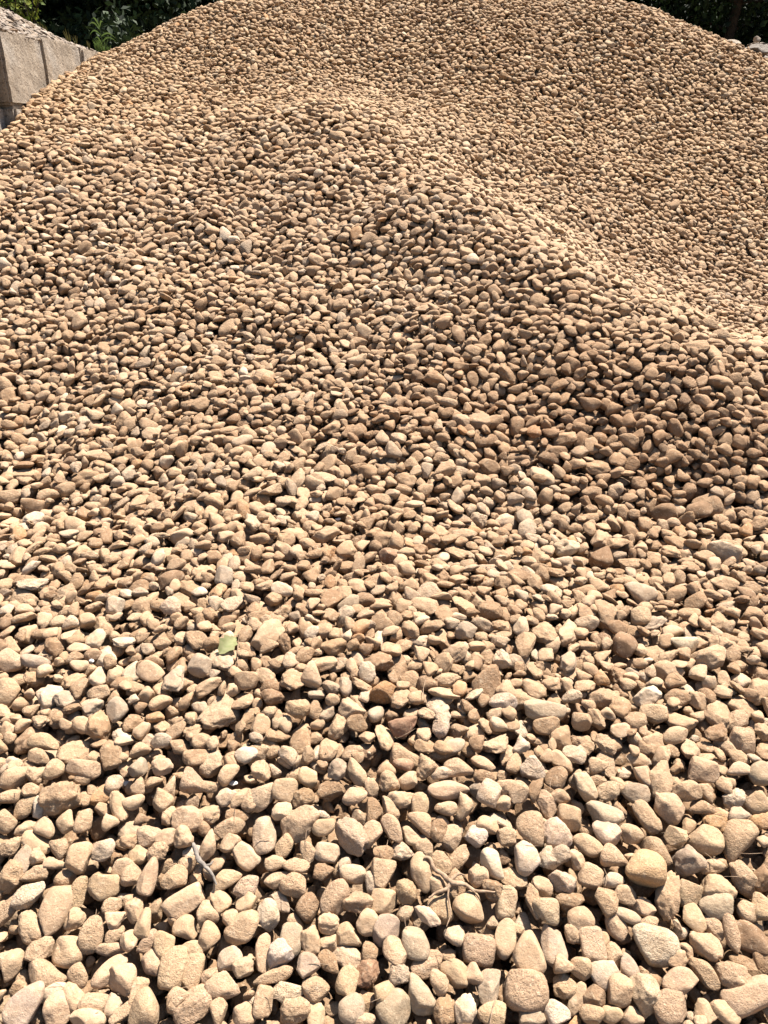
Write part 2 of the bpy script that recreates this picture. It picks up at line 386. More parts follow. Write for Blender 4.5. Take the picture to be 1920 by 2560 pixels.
TILE_B = """40 80 152 110 -60 k t|340 115 142 110 -30 b t|530 75 142 120 70 k g|650 80 182 100 -66 o t|845 65 116 94 0 k b|960 30 132 84 10 k r|1100 50 134 108 80 o t|1195 92 142 82 5 a p
1320 55 192 126 -5 o t|1480 30 162 84 -24 o t|40 235 192 150 50 o p|190 200 152 148 0 b t|310 255 142 128 20 k b|485 205 172 130 20 a b|635 235 166 106 15 o t|745 175 110 90 85 o t
870 145 132 112 0 r t|1000 125 152 108 20 o t|1250 190 256 120 5 l t|1515 215 160 150 80 r w|1605 280 104 98 0 r t|1610 165 132 100 30 o t|940 250 170 112 10 k t|870 325 182 92 -60 o t
1065 290 140 112 80 b t|1235 312 136 82 -5 e t|1350 310 152 90 80 b t|1075 405 192 122 -50 t t|170 335 132 114 20 a p|290 412 252 200 15 f t|435 430 142 110 20 o t|50 490 222 160 82 o p
630 500 262 172 -48 k p|755 335 160 122 80 f b|755 480 166 130 80 o t|880 450 186 112 -66 o t|1005 490 152 102 -38 a p|1180 460 142 112 80 k b|1265 522 192 124 76 e t|1505 430 146 120 -10 o t
1410 500 162 140 60 k w|1620 505 124 116 0 o t|180 560 152 100 62 o t|335 610 152 98 -80 f t|465 600 154 114 -10 b p|265 690 162 86 -8 f t|945 590 134 104 -18 o p|815 600 134 100 10 k b
1085 560 172 120 -60 a t|815 715 212 158 80 o t|760 790 132 108 85 b g|630 745 172 114 -5 b p|1065 730 232 138 -82 o t|1200 670 150 118 -60 f t|1310 640 182 92 55 f t|1530 680 192 150 -45 e w
1440 760 128 124 0 r t|1545 840 150 138 0 k b|425 730 152 110 10 a b|135 775 172 90 35 o t|250 812 186 148 10 e t|130 670 142 92 10 b t|345 945 162 154 30 e b|515 900 232 160 66 o t
655 940 192 148 20 k c|830 920 168 150 -20 b t|965 862 156 144 80 r c|1185 820 132 118 0 o t|1195 962 172 148 -70 b t|1385 965 202 196 0 r t|1625 930 192 130 82 b p|965 985 104 98 0 o t
1110 1010 182 82 -48 k p|85 1030 212 170 80 k w|150 915 172 92 -55 a g|715 1050 172 148 -60 a t|840 1100 192 168 30 o g|465 1060 130 108 0 b t|590 1145 192 138 -40 a t|225 1160 192 138 85 b g
350 1170 182 118 -76 k t|160 1262 182 168 20 k w|465 1190 122 118 0 o t|1035 1190 204 170 -80 o g|900 1250 202 136 -76 o t|1295 1140 142 114 10 a p|1445 1232 206 172 -10 b t|1620 1170 242 136 88 o t
580 1275 202 130 -30 k p|735 1245 114 98 80 a b|325 1345 162 150 60 a g|470 1320 162 110 -55 o b|45 1270 242 112 80 f t|725 1380 172 140 60 k r|930 1390 124 118 0 a g|1100 1330 224 128 40 f t
1290 1380 192 148 -50 o t|1195 1432 162 138 80 r t|1415 1390 148 136 20 o t|1520 1465 242 148 76 a g|110 1400 244 84 20 l t|195 1500 224 158 10 f w|380 1495 178 164 -40 a t|595 1430 162 138 80 b t
835 1495 144 128 60 o t|1065 1530 262 160 -64 t g|890 1620 232 212 70 o g|610 1612 174 164 0 o g|1220 1620 182 148 80 k b|1355 1632 192 138 82 k w|1550 1652 212 148 -5 o t|240 1622 212 178 20 k t
390 1640 180 110 82 f t|50 1560 182 112 82 b t|670 1682 194 104 0 o t"""
TILE_C = """130 60 164 138 -48 k w|300 130 154 144 -60 e b|550 40 124 112 20 b t|490 195 212 118 -80 k p|850 95 162 112 -60 t t|965 130 252 140 80 k t|1240 62 192 168 0 a t|1475 65 156 90 4 b p
1620 85 162 138 30 o g|150 190 152 80 62 k b|45 220 152 128 80 o t|215 285 172 130 -60 a t|300 240 132 92 -20 f b|620 200 164 110 20 a p|800 215 172 138 -10 f g|1130 205 182 148 -20 a t
1255 205 142 82 -60 a t|1380 170 112 92 -50 o t|365 370 162 148 -20 b t|595 338 232 148 -16 a g|135 460 232 164 -70 e t|285 485 192 158 -50 k p|870 370 212 110 -60 b c|1020 305 212 168 -60 a t
1235 312 172 82 -4 o b|1445 250 132 110 10 k w|1590 280 152 128 20 b t|1465 355 132 92 10 o g|1320 405 164 118 20 k o|1610 395 132 92 10 f o|85 622 202 154 -66 e w|495 550 202 118 -38 o t
610 465 172 154 -30 o p|770 490 152 128 -30 o t|655 630 172 148 -20 t t|855 710 254 236 0 r o|930 590 212 148 -40 o t|1135 655 212 176 0 k g|1255 515 224 184 -10 o t|1480 530 300 190 58 e t
1060 500 152 138 30 a t|240 640 134 128 60 k w|310 622 132 108 20 a g|430 650 132 100 -40 o t|350 792 202 148 -35 k p|510 755 144 138 -30 b t|200 820 144 108 -50 o t|655 780 142 82 8 b w
130 900 232 92 -80 f t|235 970 194 148 -38 o p|380 910 172 128 10 k b|740 875 134 108 -30 o t|615 922 182 158 -70 t t|850 960 172 118 -10 a t|1005 880 272 138 78 k c|1155 850 202 146 76 f t
1290 700 162 92 0 a t|1320 830 224 158 -20 k t|1515 775 232 148 -60 a t|1620 760 172 128 60 k d|1340 950 214 148 8 a g|1175 1020 172 128 -70 f t|745 1010 172 80 -30 o g|20 930 192 112 -80 b w
445 1030 162 148 20 o t|265 1190 252 148 -80 f g|390 1135 124 98 -60 o t|110 1245 252 188 -82 e t|520 1190 232 154 -80 b p|675 1085 182 124 -64 e t|875 1065 144 92 10 o t|925 1205 286 218 -26 o w
660 1252 152 106 80 k t|1250 1200 202 158 -45 k t|1310 1090 162 108 -60 f t|1425 1120 242 92 -84 l t|1545 1165 222 168 -50 f d|1520 970 152 148 0 o t|1620 965 172 148 -50 o t|325 1330 124 118 0 r t
455 1350 144 128 10 o t|765 1345 156 136 -50 e g|590 1395 194 182 -20 t w|90 1490 262 226 -10 b t|335 1460 156 146 20 f t|425 1550 202 92 74 f t|690 1490 196 182 60 e t|1095 1445 242 166 10 o t
1230 1370 242 128 -50 a t|1440 1400 222 158 -20 k t|1530 1530 340 182 26 b t|870 1520 232 196 -60 k p|1020 1610 222 206 20 b t|290 1642 164 148 -30 o w|520 1650 152 128 10 o t|640 1662 152 112 0 o t
780 1672 152 122 0 o t|130 1662 172 112 20 b g|1380 1642 182 132 -30 o t|1490 1320 182 92 -20 o b|1060 1290 134 108 20 k c|540 1540 152 138 0 o b|1620 1300 120 180 0 o b"""
TILE_D = """1300 1040 205 158 -10 o g|1385 912 134 112 10 r b|1100 492 190 128 42 o d|55 1022 200 176 0 o t|45 1225 190 160 80 o t|765 1328 182 146 70 o g|980 1092 192 148 -50 e t|745 655 132 120 80 b w
230 1010 194 108 -8 o g|620 882 162 118 75 a w|1120 672 152 130 -30 k p|1450 470 132 122 80 b g|275 1540 222 118 -16 t t|455 770 120 100 20 k w"""
TILE_E = """260 1312 182 158 0 r c|100 1250 164 108 0 k d|950 1432 214 138 18 o r|660 1415 152 128 0 o b|1600 1282 182 128 -18 o w|360 1112 192 146 -80 t t|600 640 166 112 45 o g|860 330 124 118 -30 k r
965 412 156 108 -30 e t|170 552 144 112 -32 o w|1520 686 162 128 -20 k b|1360 830 152 138 20 a g|1200 1440 172 110 76 k w|450 200 192 98 20 o c|1235 1140 180 100 10 k t|1450 100 116 112 0 a w"""
TILE_F = """1000 62 192 132 0 o d|1205 45 184 128 0 o d|580 352 186 160 85 r d|735 915 176 162 80 r d|345 278 182 138 8 k w|820 580 212 170 -50 e g|1120 905 184 138 -12 t w|1300 1000 214 162 10 k t
210 1330 272 148 -6 b g|875 1240 192 132 16 k w|915 1360 192 138 -4 b t|1490 1530 182 168 80 b t|455 1400 138 132 0 r t|835 730 142 134 0 b t|570 1130 114 108 0 r o|95 165 162 126 60 o w
485 770 162 108 10 o p|60 800 152 110 88 o p|1180 632 192 118 36 f b|1435 282 194 108 -40 o t|1055 1500 184 108 22 o t|1000 1000 180 92 40 k c"""
ZS = 1659 / 640
traced = []
for nm, txt, ox, oy in (('A', TILE_A, 0, 1900), ('B', TILE_B, 640, 1900), ('C', TILE_C, 1280, 1900), ('D', TILE_D, 0, 1260), ('E', TILE_E, 640, 1260), ('F', TILE_F, 1280, 1260)):
    for item in txt.replace('\n', '|').split('|'):
        a = item.split()
        x, y, l, w, an = map(float, a[:5])
        if w > l: l, w, an = w, l, an + 90
        traced.append(dict(key=(nm, int(x), int(y)), px=ox + x / ZS, py=oy + y / ZS, L=l / ZS, W=w / ZS, ang=an, form=a[5], col=a[6]))
# where the same stone was read off two neighbouring tiles keep one
keep = []
for s in traced:
    if all(math.hypot(s['px'] - t['px'], s['py'] - t['py']) > 0.36 * min(s['L'], t['L']) for t in keep): keep.append(s)
traced = keep

# ------------------------------------------------------------------ building up the heap stone by stone on a height map
H = (T - 0.13).astype(np.float64)
CR_X, CR_Y = [-3, -1.2, -0.3, 0.45, 0.9, 1.35, 1.8, 3], [5.9, 5.75, 5.65, 4.6, 3.9, 3.32, 3.05, 2.8]
behind = np.clip((YY - np.interp(xs, CR_X, CR_Y)[None, :] + 0.15) / 0.25, 0, 1)
H += 0.080 * behind
# part of the plan that is worth filling with stones: the view and a margin to each side
zc = YY * CP + (CAM_H - T) * SP
allowed = (np.abs(XX) < zc * (960 / F_PX) + 0.45 + 0.05 * YY) & (YY > 0.42) & (YY < 8.9) & (T > -0.04)
WALL_X = -2.4
allowed &= ~((XX < WALL_X + 0.02))
allowed &= ~((YY > 7.9) & (np.abs(XX) > 2.9))

S_pos, S_rot, S_ax, S_shape, S_tint, S_seed = [], [], [], [], [], []

def rot_from(c_axis, a_hint):
    c = c_axis / np.linalg.norm(c_axis)
    a = a_hint - c * (a_hint @ c); a /= np.linalg.norm(a)
    return np.column_stack([a, np.cross(c, a), c])

def footprint(R, ax, x, y):
    S = (R * (ax ** 2)) @ R.T
    ex = math.sqrt(S[0, 0]); ey = math.sqrt(S[1, 1])
    i0 = max(int((x - ex - X0) / CELL), 0); i1 = min(int((x + ex - X0) / CELL) + 1, nx)
    j0 = max(int((y - ey - Y0) / CELL), 0); j1 = min(int((y + ey - Y0) / CELL) + 1, ny)
    if i1 - i0 < 2 or j1 - j0 < 2: return None
    dx = xs[i0:i1][None, :] - x; dy = ys[j0:j1][:, None] - y
    det = S[0, 0] * S[1, 1] - S[0, 1] ** 2
    q = (S[1, 1] * dx * dx - 2 * S[0, 1] * dx * dy + S[0, 0] * dy * dy) / det
    m = q < 0.9
    if m.sum() < 3: return None
    kx = (S[1, 1] * S[0, 2] - S[0, 1] * S[1, 2]) / det; ky = (S[0, 0] * S[1, 2] - S[0, 1] * S[0, 2]) / det
    mid = kx * dx + ky * dy
    half = np.sqrt(np.maximum(1 - q, 0) * max(S[2, 2] - (kx * S[0, 2] + ky * S[1, 2]), 1e-9))
    return (j0, j1, i0, i1), m, mid, half

def stamp(fp, z0):
    (j0, j1, i0, i1), m, mid, half = fp
    sub = H[j0:j1, i0:i1]
    np.copyto(sub, np.maximum(sub, z0 + mid + half * 0.97), where=m)

TGX = np.gradient(T, CELL, axis=1); TGY = np.gradient(T, CELL, axis=0)
def size_at(x, y):
    # the lobe in front is coarse, the heap behind its crest finer
    f = min(max((y - crest_y(x) - 0.02) / 0.7, 0), 1)
    return 0.0224 * (1 - f) + 0.0162 * f
def crest_y(x):
    return float(np.interp(x, [-3, -1.2, -0.3, 0.45, 0.9, 1.35, 1.8, 3], [5.9, 5.75, 5.65, 4.6, 3.9, 3.32, 3.05, 2.8]))

def fill(target_off, top_limit, n_max, zone=None, small=1.0, batches=30, min_def=0.012, seed=1, tint_shift=0):
    r = np.random.default_rng(seed)
    ok = allowed if zone is None else (allowed & zone)
    idx = np.flatnonzero(ok)
    placed = 0
    for b in range(batches):
        D = T + target_off - H
        cand = r.choice(idx, min(len(idx), 26000), replace=False)
        d = D.ravel()[cand] * (T.ravel()[cand] * 0 + 1)
        cand = cand[d > min_def]; d = D.ravel()[cand]
        if len(cand) < 40: break
        cj, ci = np.divmod(cand, nx)
        order = np.argsort(-(d + r.uniform(0, 0.02, len(d))))
        used = set(); n_b = 0
        for o in order:
            j, i = int(cj[o]), int(ci[o]); key = (j // 6, i // 6)
            if key in used: continue
            used.add(key)
            x = xs[i] + r.uniform(-.5, .5) * CELL; y = ys[j] + r.uniform(-.5, .5) * CELL
            s = size_at(x, y) * small * math.exp(r.normal() * 0.26)
            s = min(max(s, 0.0105 * small), 0.040)
            ax = np.array([s * r.uniform(1.12, 1.6), s, s * r.uniform(0.40, 0.92)])
            n = np.array([-TGX[j, i], -TGY[j, i], 1.0]) + r.normal(size=3) * 0.34
            th = r.uniform(0, math.pi)
            R = rot_from(n, np.array([math.cos(th), math.sin(th), r.normal() * 0.15]))
            fp = footprint(R, ax, x, y)
            if fp is None: continue
            (j0, j1, i0, i1), m, mid, half = fp
            gap = (H[j0:j1, i0:i1] - mid + half)[m]
            z0 = float(np.partition(gap, int(len(gap) * 0.80))[int(len(gap) * 0.80)])
            if z0 + ax[2] * 0.9 > T[j, i] + target_off + top_limit: continue
            stamp(fp, z0)
            S_pos.append((x, y, z0)); S_rot.append(R); S_ax.append(ax); S_shape.append(int(r.integers(NSH)))
            t = TINTS[r.choice(len(TINTS), p=TW)] * r.uniform(0.88, 1.1)
            S_tint.append(t); S_seed.append(float(r.random())); placed += 1; n_b += 1
            if placed >= n_max: return placed
        if n_b < 60: break
    return placed

import time
t0 = time.time()
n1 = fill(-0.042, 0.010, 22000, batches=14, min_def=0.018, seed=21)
for i_ in range(len(S_tint)):      # buried stones: less dusty and browner, plus gap shade painted into the tint
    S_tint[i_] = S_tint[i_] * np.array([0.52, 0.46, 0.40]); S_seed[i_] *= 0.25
# the traced stones take their places on top of that layer
COLS = dict(t=(0.468, 0.330, 0.208), p=(0.57, 0.435, 0.31), w=(0.64, 0.53, 0.40), b=(0.27, 0.165, 0.09), d=(0.14, 0.075, 0.038), o=(0.44, 0.235, 0.095),
            g=(0.36, 0.29, 0.215), r=(0.21, 0.10, 0.065), c=(0.38, 0.26, 0.155))
FORM = dict(o=dict(ang=0.18, lump=0.10), e=dict(ang=0.10, lump=0.07, egg=0.26), r=dict(ang=0.10, lump=0.05), a=dict(ang=0.8, lump=0.14), b=dict(ang=0.35, lump=0.10, box=True),
            l=dict(ang=0.2, lump=0.09), f=dict(ang=0.5, lump=0.12), t=dict(ang=0.35, lump=0.10, tri=True), k=dict(ang=0.5, lump=0.22))
rt = np.random.default_rng(77)
for s in traced:
    d = ray(s['px'], s['py'])
    thick = dict(f=0.42, l=0.8, r=0.82, k=0.75).get(s['form'], 0.66)
    # march the ray to the heap's surface
    t = 0.6
    for _ in range(4000):
        p = CAM_POS + d * t
        if p[2] < T_at(p[0], p[1]): break
        t += 0.004
    depth = t * float(d @ CAM_FWD)
    a = s['L'] / 2 * depth / F_PX; b = s['W'] / 2 * depth / F_PX; c = b * thick * rt.uniform(0.92, 1.08)
    t -= (0.15 * c + rt.uniform(-0.006, 0.006))
    p = CAM_POS + d * t
    n = normal_at(p[0], p[1]); v = -d / np.linalg.norm(d)
    m_ax = n * 0.45 + v * 0.62 + rt.normal(size=3) * 0.07
    an = math.radians(s['ang'])
    if s['form'] in 'et' and rt.random() < 0.5: an += math.pi
    R = rot_from(m_ax, np.array([1, 0, 0]) * math.cos(an) + CAM_UP * math.sin(an))
    s.update(pos=p, R=R, ax=np.array([a, b, c]) * (1.10 if s['key'][0] in 'ABC' else 1.02), depth=depth, area=s['L'] * s['W'])
traced.sort(key=lambda s: -s['area'])
lesser = traced[300:]; traced = traced[:300]
for s in traced + lesser:
    fp = footprint(s['R'], s['ax'], s['pos'][0], s['pos'][1])
    if fp: stamp(fp, s['pos'][2])
for s in lesser:                   # the smaller ones belong to the countless rest
    S_pos.append(tuple(s['pos'])); S_rot.append(s['R']); S_ax.append(s['ax']); S_shape.append(int(rt.integers(NSH)))
    S_tint.append(np.array(COLS[s['col']]) * rt.uniform(0.86, 1.08)); S_seed.append(float(rt.uniform(0.2, 1)))
tr_zone = (YY < 1.31)
n2 = fill(0.0, 0.013, 50000, zone=~tr_zone, batches=40, min_def=0.0125, seed=31)
n3 = fill(0.0, 0.000, 4000, zone=tr_zone, batches=12, min_def=0.014, seed=41, small=0.85)
n4 = fill(-0.008, 0.002, 9000, batches=4, min_def=0.020, seed=51, small=0.65)
print('stones', n1, n2, n3, n4, 'traced', len(traced), 'time', round(time.time() - t0, 1))

# crumbs of dirt and chips between the stones nearest the camera
rc = np.random.default_rng(9)
for _ in range(11000):
    j = int(rc.integers(8, int((3.6 - Y0) / CELL))); i = int(rc.integers(0, nx))
    if not allowed[j, i] or rc.random() > 1.15 - 0.25 * ys[j] or H[j, i] > T[j, i] - 0.004: continue
    s = 0.0025 * math.exp(rc.normal() * 0.55)
    S_pos.append((xs[i], ys[j], H[j, i] + s * 0.1)); S_ax.append(np.array([s * 1.3, s, s * 0.7]))
    S_rot.append(rot_from(rc.normal(size=3) + np.array([0, 0, 1.5]), rc.normal(size=3)))
    S_shape.append(int(rc.integers(NSH))); S_tint.append(TINTS[rc.choice(6)]); S_seed.append(float(rc.random()))

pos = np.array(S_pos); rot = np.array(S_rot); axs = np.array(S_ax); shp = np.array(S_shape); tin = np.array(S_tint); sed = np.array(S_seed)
# patches differ in dust and brownness; brown also paints in the mid-slope shade
bn = np.array([mnoise.noise(Vector((p[0] * 0.9, p[1] * 0.9, 0.3))) + 0.5 * mnoise.noise(Vector((p[0] * 2.6, p[1] * 2.6, 5.3))) for p in pos])
ppx, ppy, pz = project(pos)
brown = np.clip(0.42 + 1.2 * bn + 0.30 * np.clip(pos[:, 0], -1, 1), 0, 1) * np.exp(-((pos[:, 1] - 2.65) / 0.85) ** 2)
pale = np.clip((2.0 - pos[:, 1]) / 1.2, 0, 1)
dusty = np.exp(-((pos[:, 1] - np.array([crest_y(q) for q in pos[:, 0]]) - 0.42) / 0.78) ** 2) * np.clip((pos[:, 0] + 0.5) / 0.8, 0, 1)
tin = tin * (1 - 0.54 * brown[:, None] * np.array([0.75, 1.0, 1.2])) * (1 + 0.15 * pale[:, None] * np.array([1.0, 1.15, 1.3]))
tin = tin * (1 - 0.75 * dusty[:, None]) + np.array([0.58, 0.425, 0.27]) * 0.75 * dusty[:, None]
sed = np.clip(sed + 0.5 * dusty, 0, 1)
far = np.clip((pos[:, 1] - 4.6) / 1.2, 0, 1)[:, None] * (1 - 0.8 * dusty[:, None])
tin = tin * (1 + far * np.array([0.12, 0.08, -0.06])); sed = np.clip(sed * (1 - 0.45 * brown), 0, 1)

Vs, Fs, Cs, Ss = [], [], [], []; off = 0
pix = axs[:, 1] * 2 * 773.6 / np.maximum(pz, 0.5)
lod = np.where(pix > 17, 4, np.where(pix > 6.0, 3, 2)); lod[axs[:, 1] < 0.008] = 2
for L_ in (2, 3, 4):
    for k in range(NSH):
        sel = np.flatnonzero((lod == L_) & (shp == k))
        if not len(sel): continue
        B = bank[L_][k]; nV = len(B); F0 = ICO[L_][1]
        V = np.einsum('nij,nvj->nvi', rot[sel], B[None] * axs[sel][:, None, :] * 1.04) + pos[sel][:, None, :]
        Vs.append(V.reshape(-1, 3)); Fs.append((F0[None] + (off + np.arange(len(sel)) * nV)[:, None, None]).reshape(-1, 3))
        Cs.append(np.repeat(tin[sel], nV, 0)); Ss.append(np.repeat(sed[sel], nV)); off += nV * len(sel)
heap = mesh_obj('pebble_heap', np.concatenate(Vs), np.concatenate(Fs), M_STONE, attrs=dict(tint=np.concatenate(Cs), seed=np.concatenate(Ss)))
tag(heap, 'heap of countless dusty tan river pebbles', 'pebble heap', kind='stuff')
print('heap faces', sum(len(f) for f in Fs))

# ------------------------------------------------------------------ individual pebbles with their labels
SPECIAL = {  # key: (full label, short phrase for neighbours)
    ('C', 855, 710): ('biggest round pebble with a rusty blush on its top', 'the big round rust-blushed pebble'),
    ('C', 925, 1205): ('very large creamy oval pebble with a white scuff', 'the very large creamy oval'),
    ('C', 1480, 530): ('big kidney-shaped tan cobble leaning at the edge of a dark hollow', 'the big kidney-shaped cobble'),
    ('C', 1530, 1530): ('long flat dusty slab-like stone in the lower right corner', 'the long corner slab'),
    ('C', 90, 1490): ('large squared tan cobble with one sharp lower corner', 'the large squared cobble'),
    ('C', 300, 130): ('smooth brown egg-shaped pebble standing out among tan ones', 'the smooth brown egg'),
    ('C', 1320, 405): ('orange-brown lumpy pebble in a dark hollow', 'the orange-brown pebble in the hollow'),
    ('C', 85, 622): ('pale egg-shaped pebble with dark speckles', 'the pale speckled egg'),
    ('C', 590, 1395): ('three-cornered pebble with a bright white spot at its tip', 'the white-tipped three-cornered pebble'),
    ('C', 595, 338): ('large grey angular pebble with a pointed end', 'the large grey angular pebble'),
    ('C', 1005, 880): ('tall rough sandy clod with a crumbling edge', 'the tall sandy clod'),
    ('C', 1545, 1165): ('dark brown flat stone tilted on its edge', 'the dark brown tilted stone'),
    ('C', 1340, 950): ('grey angular stone with a smooth worn face', 'the smooth-faced grey stone'),
    ('C', 310, 622): ('grey angular stone chip resting on pale pebbles', 'the grey chip'),
    ('C', 110, 1245): ('large smooth egg-shaped tan cobble standing upright', 'the upright egg cobble'),
    ('B', 1385, 965): ('large round tan pebble touching the forked root', 'the large round pebble by the root'),
    ('B', 1250, 190): ('long sausage-shaped tan pebble lying level', 'the sausage-shaped pebble'),
    ('B', 1515, 215): ('round pebble with a white rim', 'the white-rimmed pebble'),
    ('B', 630, 500): ('large pale pear-shaped stone with a chipped flank', 'the pale pear-shaped stone'),
    ('B', 290, 412): ('broad rough flat stone with torn edges', 'the broad torn-edged stone'),
    ('B', 345, 945): ('brown egg-shaped pebble beside a deep gap', 'the brown egg by the gap'),
    ('B', 725, 1380): ('crumbly reddish-brown conglomerate lump', 'the reddish conglomerate'),
    ('B', 1065, 1530): ('large grey three-cornered stone with its tip down', 'the grey three-cornered stone'),
    ('B', 960, 30): ('reddish dark brown stone tucked between tan pebbles', 'the reddish dark stone'),
    ('B', 1065, 730): ('tall tan oblong pebble with the root lying across its top', 'the oblong under the root'),
    ('B', 1445, 1232): ('large smooth tan block with rounded corners', 'the large smooth block'),
    ('B', 1520, 1465): ('dark greyish angular stone standing on end', 'the dark upright stone'),
    ('B', 110, 1400): ('long narrow finger-like tan stone', 'the finger-like stone'),
    ('A', 350, 980): ('biggest smooth egg-shaped tan cobble standing on end', 'the biggest egg cobble'),
    ('A', 390, 262): ('large crumbly sandy clod with an orange-stained edge', 'the crumbly clod'),
    ('A', 655, 232): ('bright orange oval pebble', 'the bright orange pebble'),
    ('A', 190, 882): ('rough white-topped cobble with an orange chip at its foot', 'the white-topped cobble'),
    ('A', 160, 1602): ('large grey dusty cobble in the lower left corner', 'the grey corner cobble'),
    ('A', 1205, 912): ('long squared tan stone lying aslant', 'the long squared stone'),
    ('A', 1480, 1285): ('very pale round pebble with a chalky top', 'the chalky round pebble'),
    ('A', 1210, 385): ('large angular tan pebble pointing at a brown gap', 'the large angular pebble'),
    ('A', 665, 580): ('pale pebble with a white patch on one side', 'the white-sided pebble'),
    ('A', 435, 1230): ('broad smooth tan cobble half in a neighbour\'s shadow', 'the broad shaded cobble'),
    ('A', 670, 805): ('bulky rounded tan pebble with several faces', 'the bulky faceted pebble'),
    ('A', 1590, 622): ('pale blocky pebble lying slantwise', 'the slanting pale block'),
    ('A', 785, 1420): ('large heart-like tan cobble near the bottom edge', 'the heart-like cobble'),
    ('A', 720, 1225): ('long thin flat tan stone lying level', 'the long thin stone'),
    ('D', 1300, 1040): ('large rounded grey-tan pebble below the green leaf', 'the large pebble below the leaf'),
    ('D', 1385, 912): ('round brown pebble touching the green leaf', 'the brown pebble at the leaf'),
    ('D', 1100, 492): ('dark brown oval pebble half hidden by paler ones', 'the dark oval pebble'),
    ('D', 765, 1328): ('grey oval pebble standing upright among tan ones', 'the upright grey oval'),
    ('D', 1450, 470): ('grey squared stone with a cracked top', 'the grey squared stone'),
    ('E', 100, 1250): ('dark brown lump of dried clay', 'the dark clay lump'),
    ('E', 950, 1432): ('reddish-brown pebble with a scratched top', 'the scratched reddish pebble'),
    ('E', 260, 1312): ('broad round sandy pebble', 'the broad sandy pebble'),
    ('E', 360, 1112): ('heart-shaped tan pebble with its tip down', 'the heart-shaped pebble'),
    ('E', 860, 330): ('reddish crumbly clod beside a pale egg-shaped pebble', 'the reddish clod'),
    ('E', 170, 552): ('white-topped oval pebble on a dark gap', 'the white-topped oval'),
    ('E', 1520, 686): ('rough brown lumpy stone with deep pits', 'the pitted brown stone'),
    ('F', 1000, 62): ('broad dark brown rounded stone, wider of a pair', 'the wider dark stone'),
    ('F', 1205, 45): ('smooth dark brown stone, narrower of a pair', 'the narrower dark stone'),
    ('F', 580, 352): ('large dark brown rounded stone standing upright', 'the upright dark stone'),
    ('F', 735, 915): ('dark rust-brown rounded stone with a mossy-looking top', 'the rust-brown rounded stone'),
    ('F', 820, 580): ('large pale grey egg-shaped cobble with a notch', 'the notched grey cobble'),
    ('F', 1120, 905): ('white three-cornered pebble with a dark slit', 'the white slit pebble'),
    ('F', 210, 1330): ('wide flat greyish stone with a dark rough face', 'the wide dark-faced stone'),
    ('F', 570, 1130): ('small round rust-coloured pebble', 'the small rusty pebble'),
}
SZ = lambda s: 'small' if s['area'] < 2100 else 'medium' if s['area'] < 3300 else 'large'
COLW = dict(t='tan', p='pale', w='white-patched', b='brown', d='dark brown', o='orange', g='greyish', r='reddish', c='sandy')
FORMW = dict(o='oval', e='egg-shaped', r='round', a='angular', b='blocky', l='long', f='flat', t='three-cornered', k='lumpy')
def direction(dx, dy):
    ang = math.degrees(math.atan2(-dy, dx)) % 360
    return ['to the right of', 'above and right of', 'above', 'above and left of', 'to the left of', 'below and left of', 'below', 'below and right of'][int(((ang + 22.5) % 360) // 45)]
marks = [s for s in traced if s['key'] in SPECIAL]
labels = {}
for s in marks: labels[s['key']] = SPECIAL[s['key']][0]
taken = set(labels.values())
for s in traced:
    if s['key'] in labels: continue
    near_marks = sorted(marks, key=lambda m: math.hypot(m['px'] - s['px'], m['py'] - s['py']))
    done = False
    lead = f"{SZ(s)} {COLW[s['col']]} {FORMW[s['form']]} pebble"
    for m in near_marks[:3]:
        dx, dy = s['px'] - m['px'], s['py'] - m['py']; dist = math.hypot(dx, dy) / max(m['L'], 55)
        dw = 'just ' if dist < 1.25 else 'a little way ' if dist < 2.1 else 'some way '
        t = f"{lead} {dw}{direction(dx, dy)} {SPECIAL[m['key']][1]}"
        if len(t.split()) > 16: t = t.replace('a little way ', '').replace('some way ', '')
        if len(t.split()) > 16: t = t.replace(SZ(s) + ' ', '', 1)
        if t not in taken: labels[s['key']] = t; taken.add(t); done = True; break
    if not done:
        m = near_marks[0]; st = 'steeply tilted' if 40 < s['ang'] % 180 < 140 else 'level-lying'
        labels[s['key']] = f"{st} {lead.replace(SZ(s) + ' ', '')} near {SPECIAL[m['key']][1]}"
for n_i, s in enumerate(traced):
    r = np.random.default_rng(1000 + n_i)
    V = make_shape(r, ICO[4][0], **FORM[s['form']])
    if s['key'] == ('C', 1480, 530): V[:, 1] += 0.42 * (V[:, 0] ** 2 - 0.4)
    # pitted and chipped surface on the rough ones
    rough = {'k': 0.10, 'a': 0.06, 'f': 0.055, 'b': 0.045}.get(s['form'], 0.03) + (0.06 if s['col'] in 'cr' else 0)
    off3 = r.uniform(0, 50, 3)
    nzv = np.array([mnoise.fractal(Vector(q * 3.2 + off3), 0.7, 2.1, 3) for q in V])
    V = V * (1 + rough * nzv)[:, None]
    Vl = (V * s['ax']) @ s['R'].T
    tint = np.array(COLS[s['col']] if s['key'] != ('C', 855, 710) else (0.50, 0.32, 0.18)) * r.uniform(0.78, 1.10) * np.array([1, r.uniform(0.97, 1.03), r.uniform(0.92, 1.08)])
    o = mesh_obj('pebble', Vl, ICO[4][1], M_STONE, attrs=dict(tint=np.tile(tint, (len(V), 1)), seed=np.full(len(V), {'b': 0.25, 'd': 0.0, 'o': 0.35, 'r': 0.05, 'g': 0.3}.get(s['col'], r.uniform(0.3, 1.0)))))
    o.location = s['pos']
    tag(o, labels[s['key']], 'pebble', 'largest pebbles at the foot of the heap')
T2 = time.time(); print('traced done', round(T2 - t0, 1))

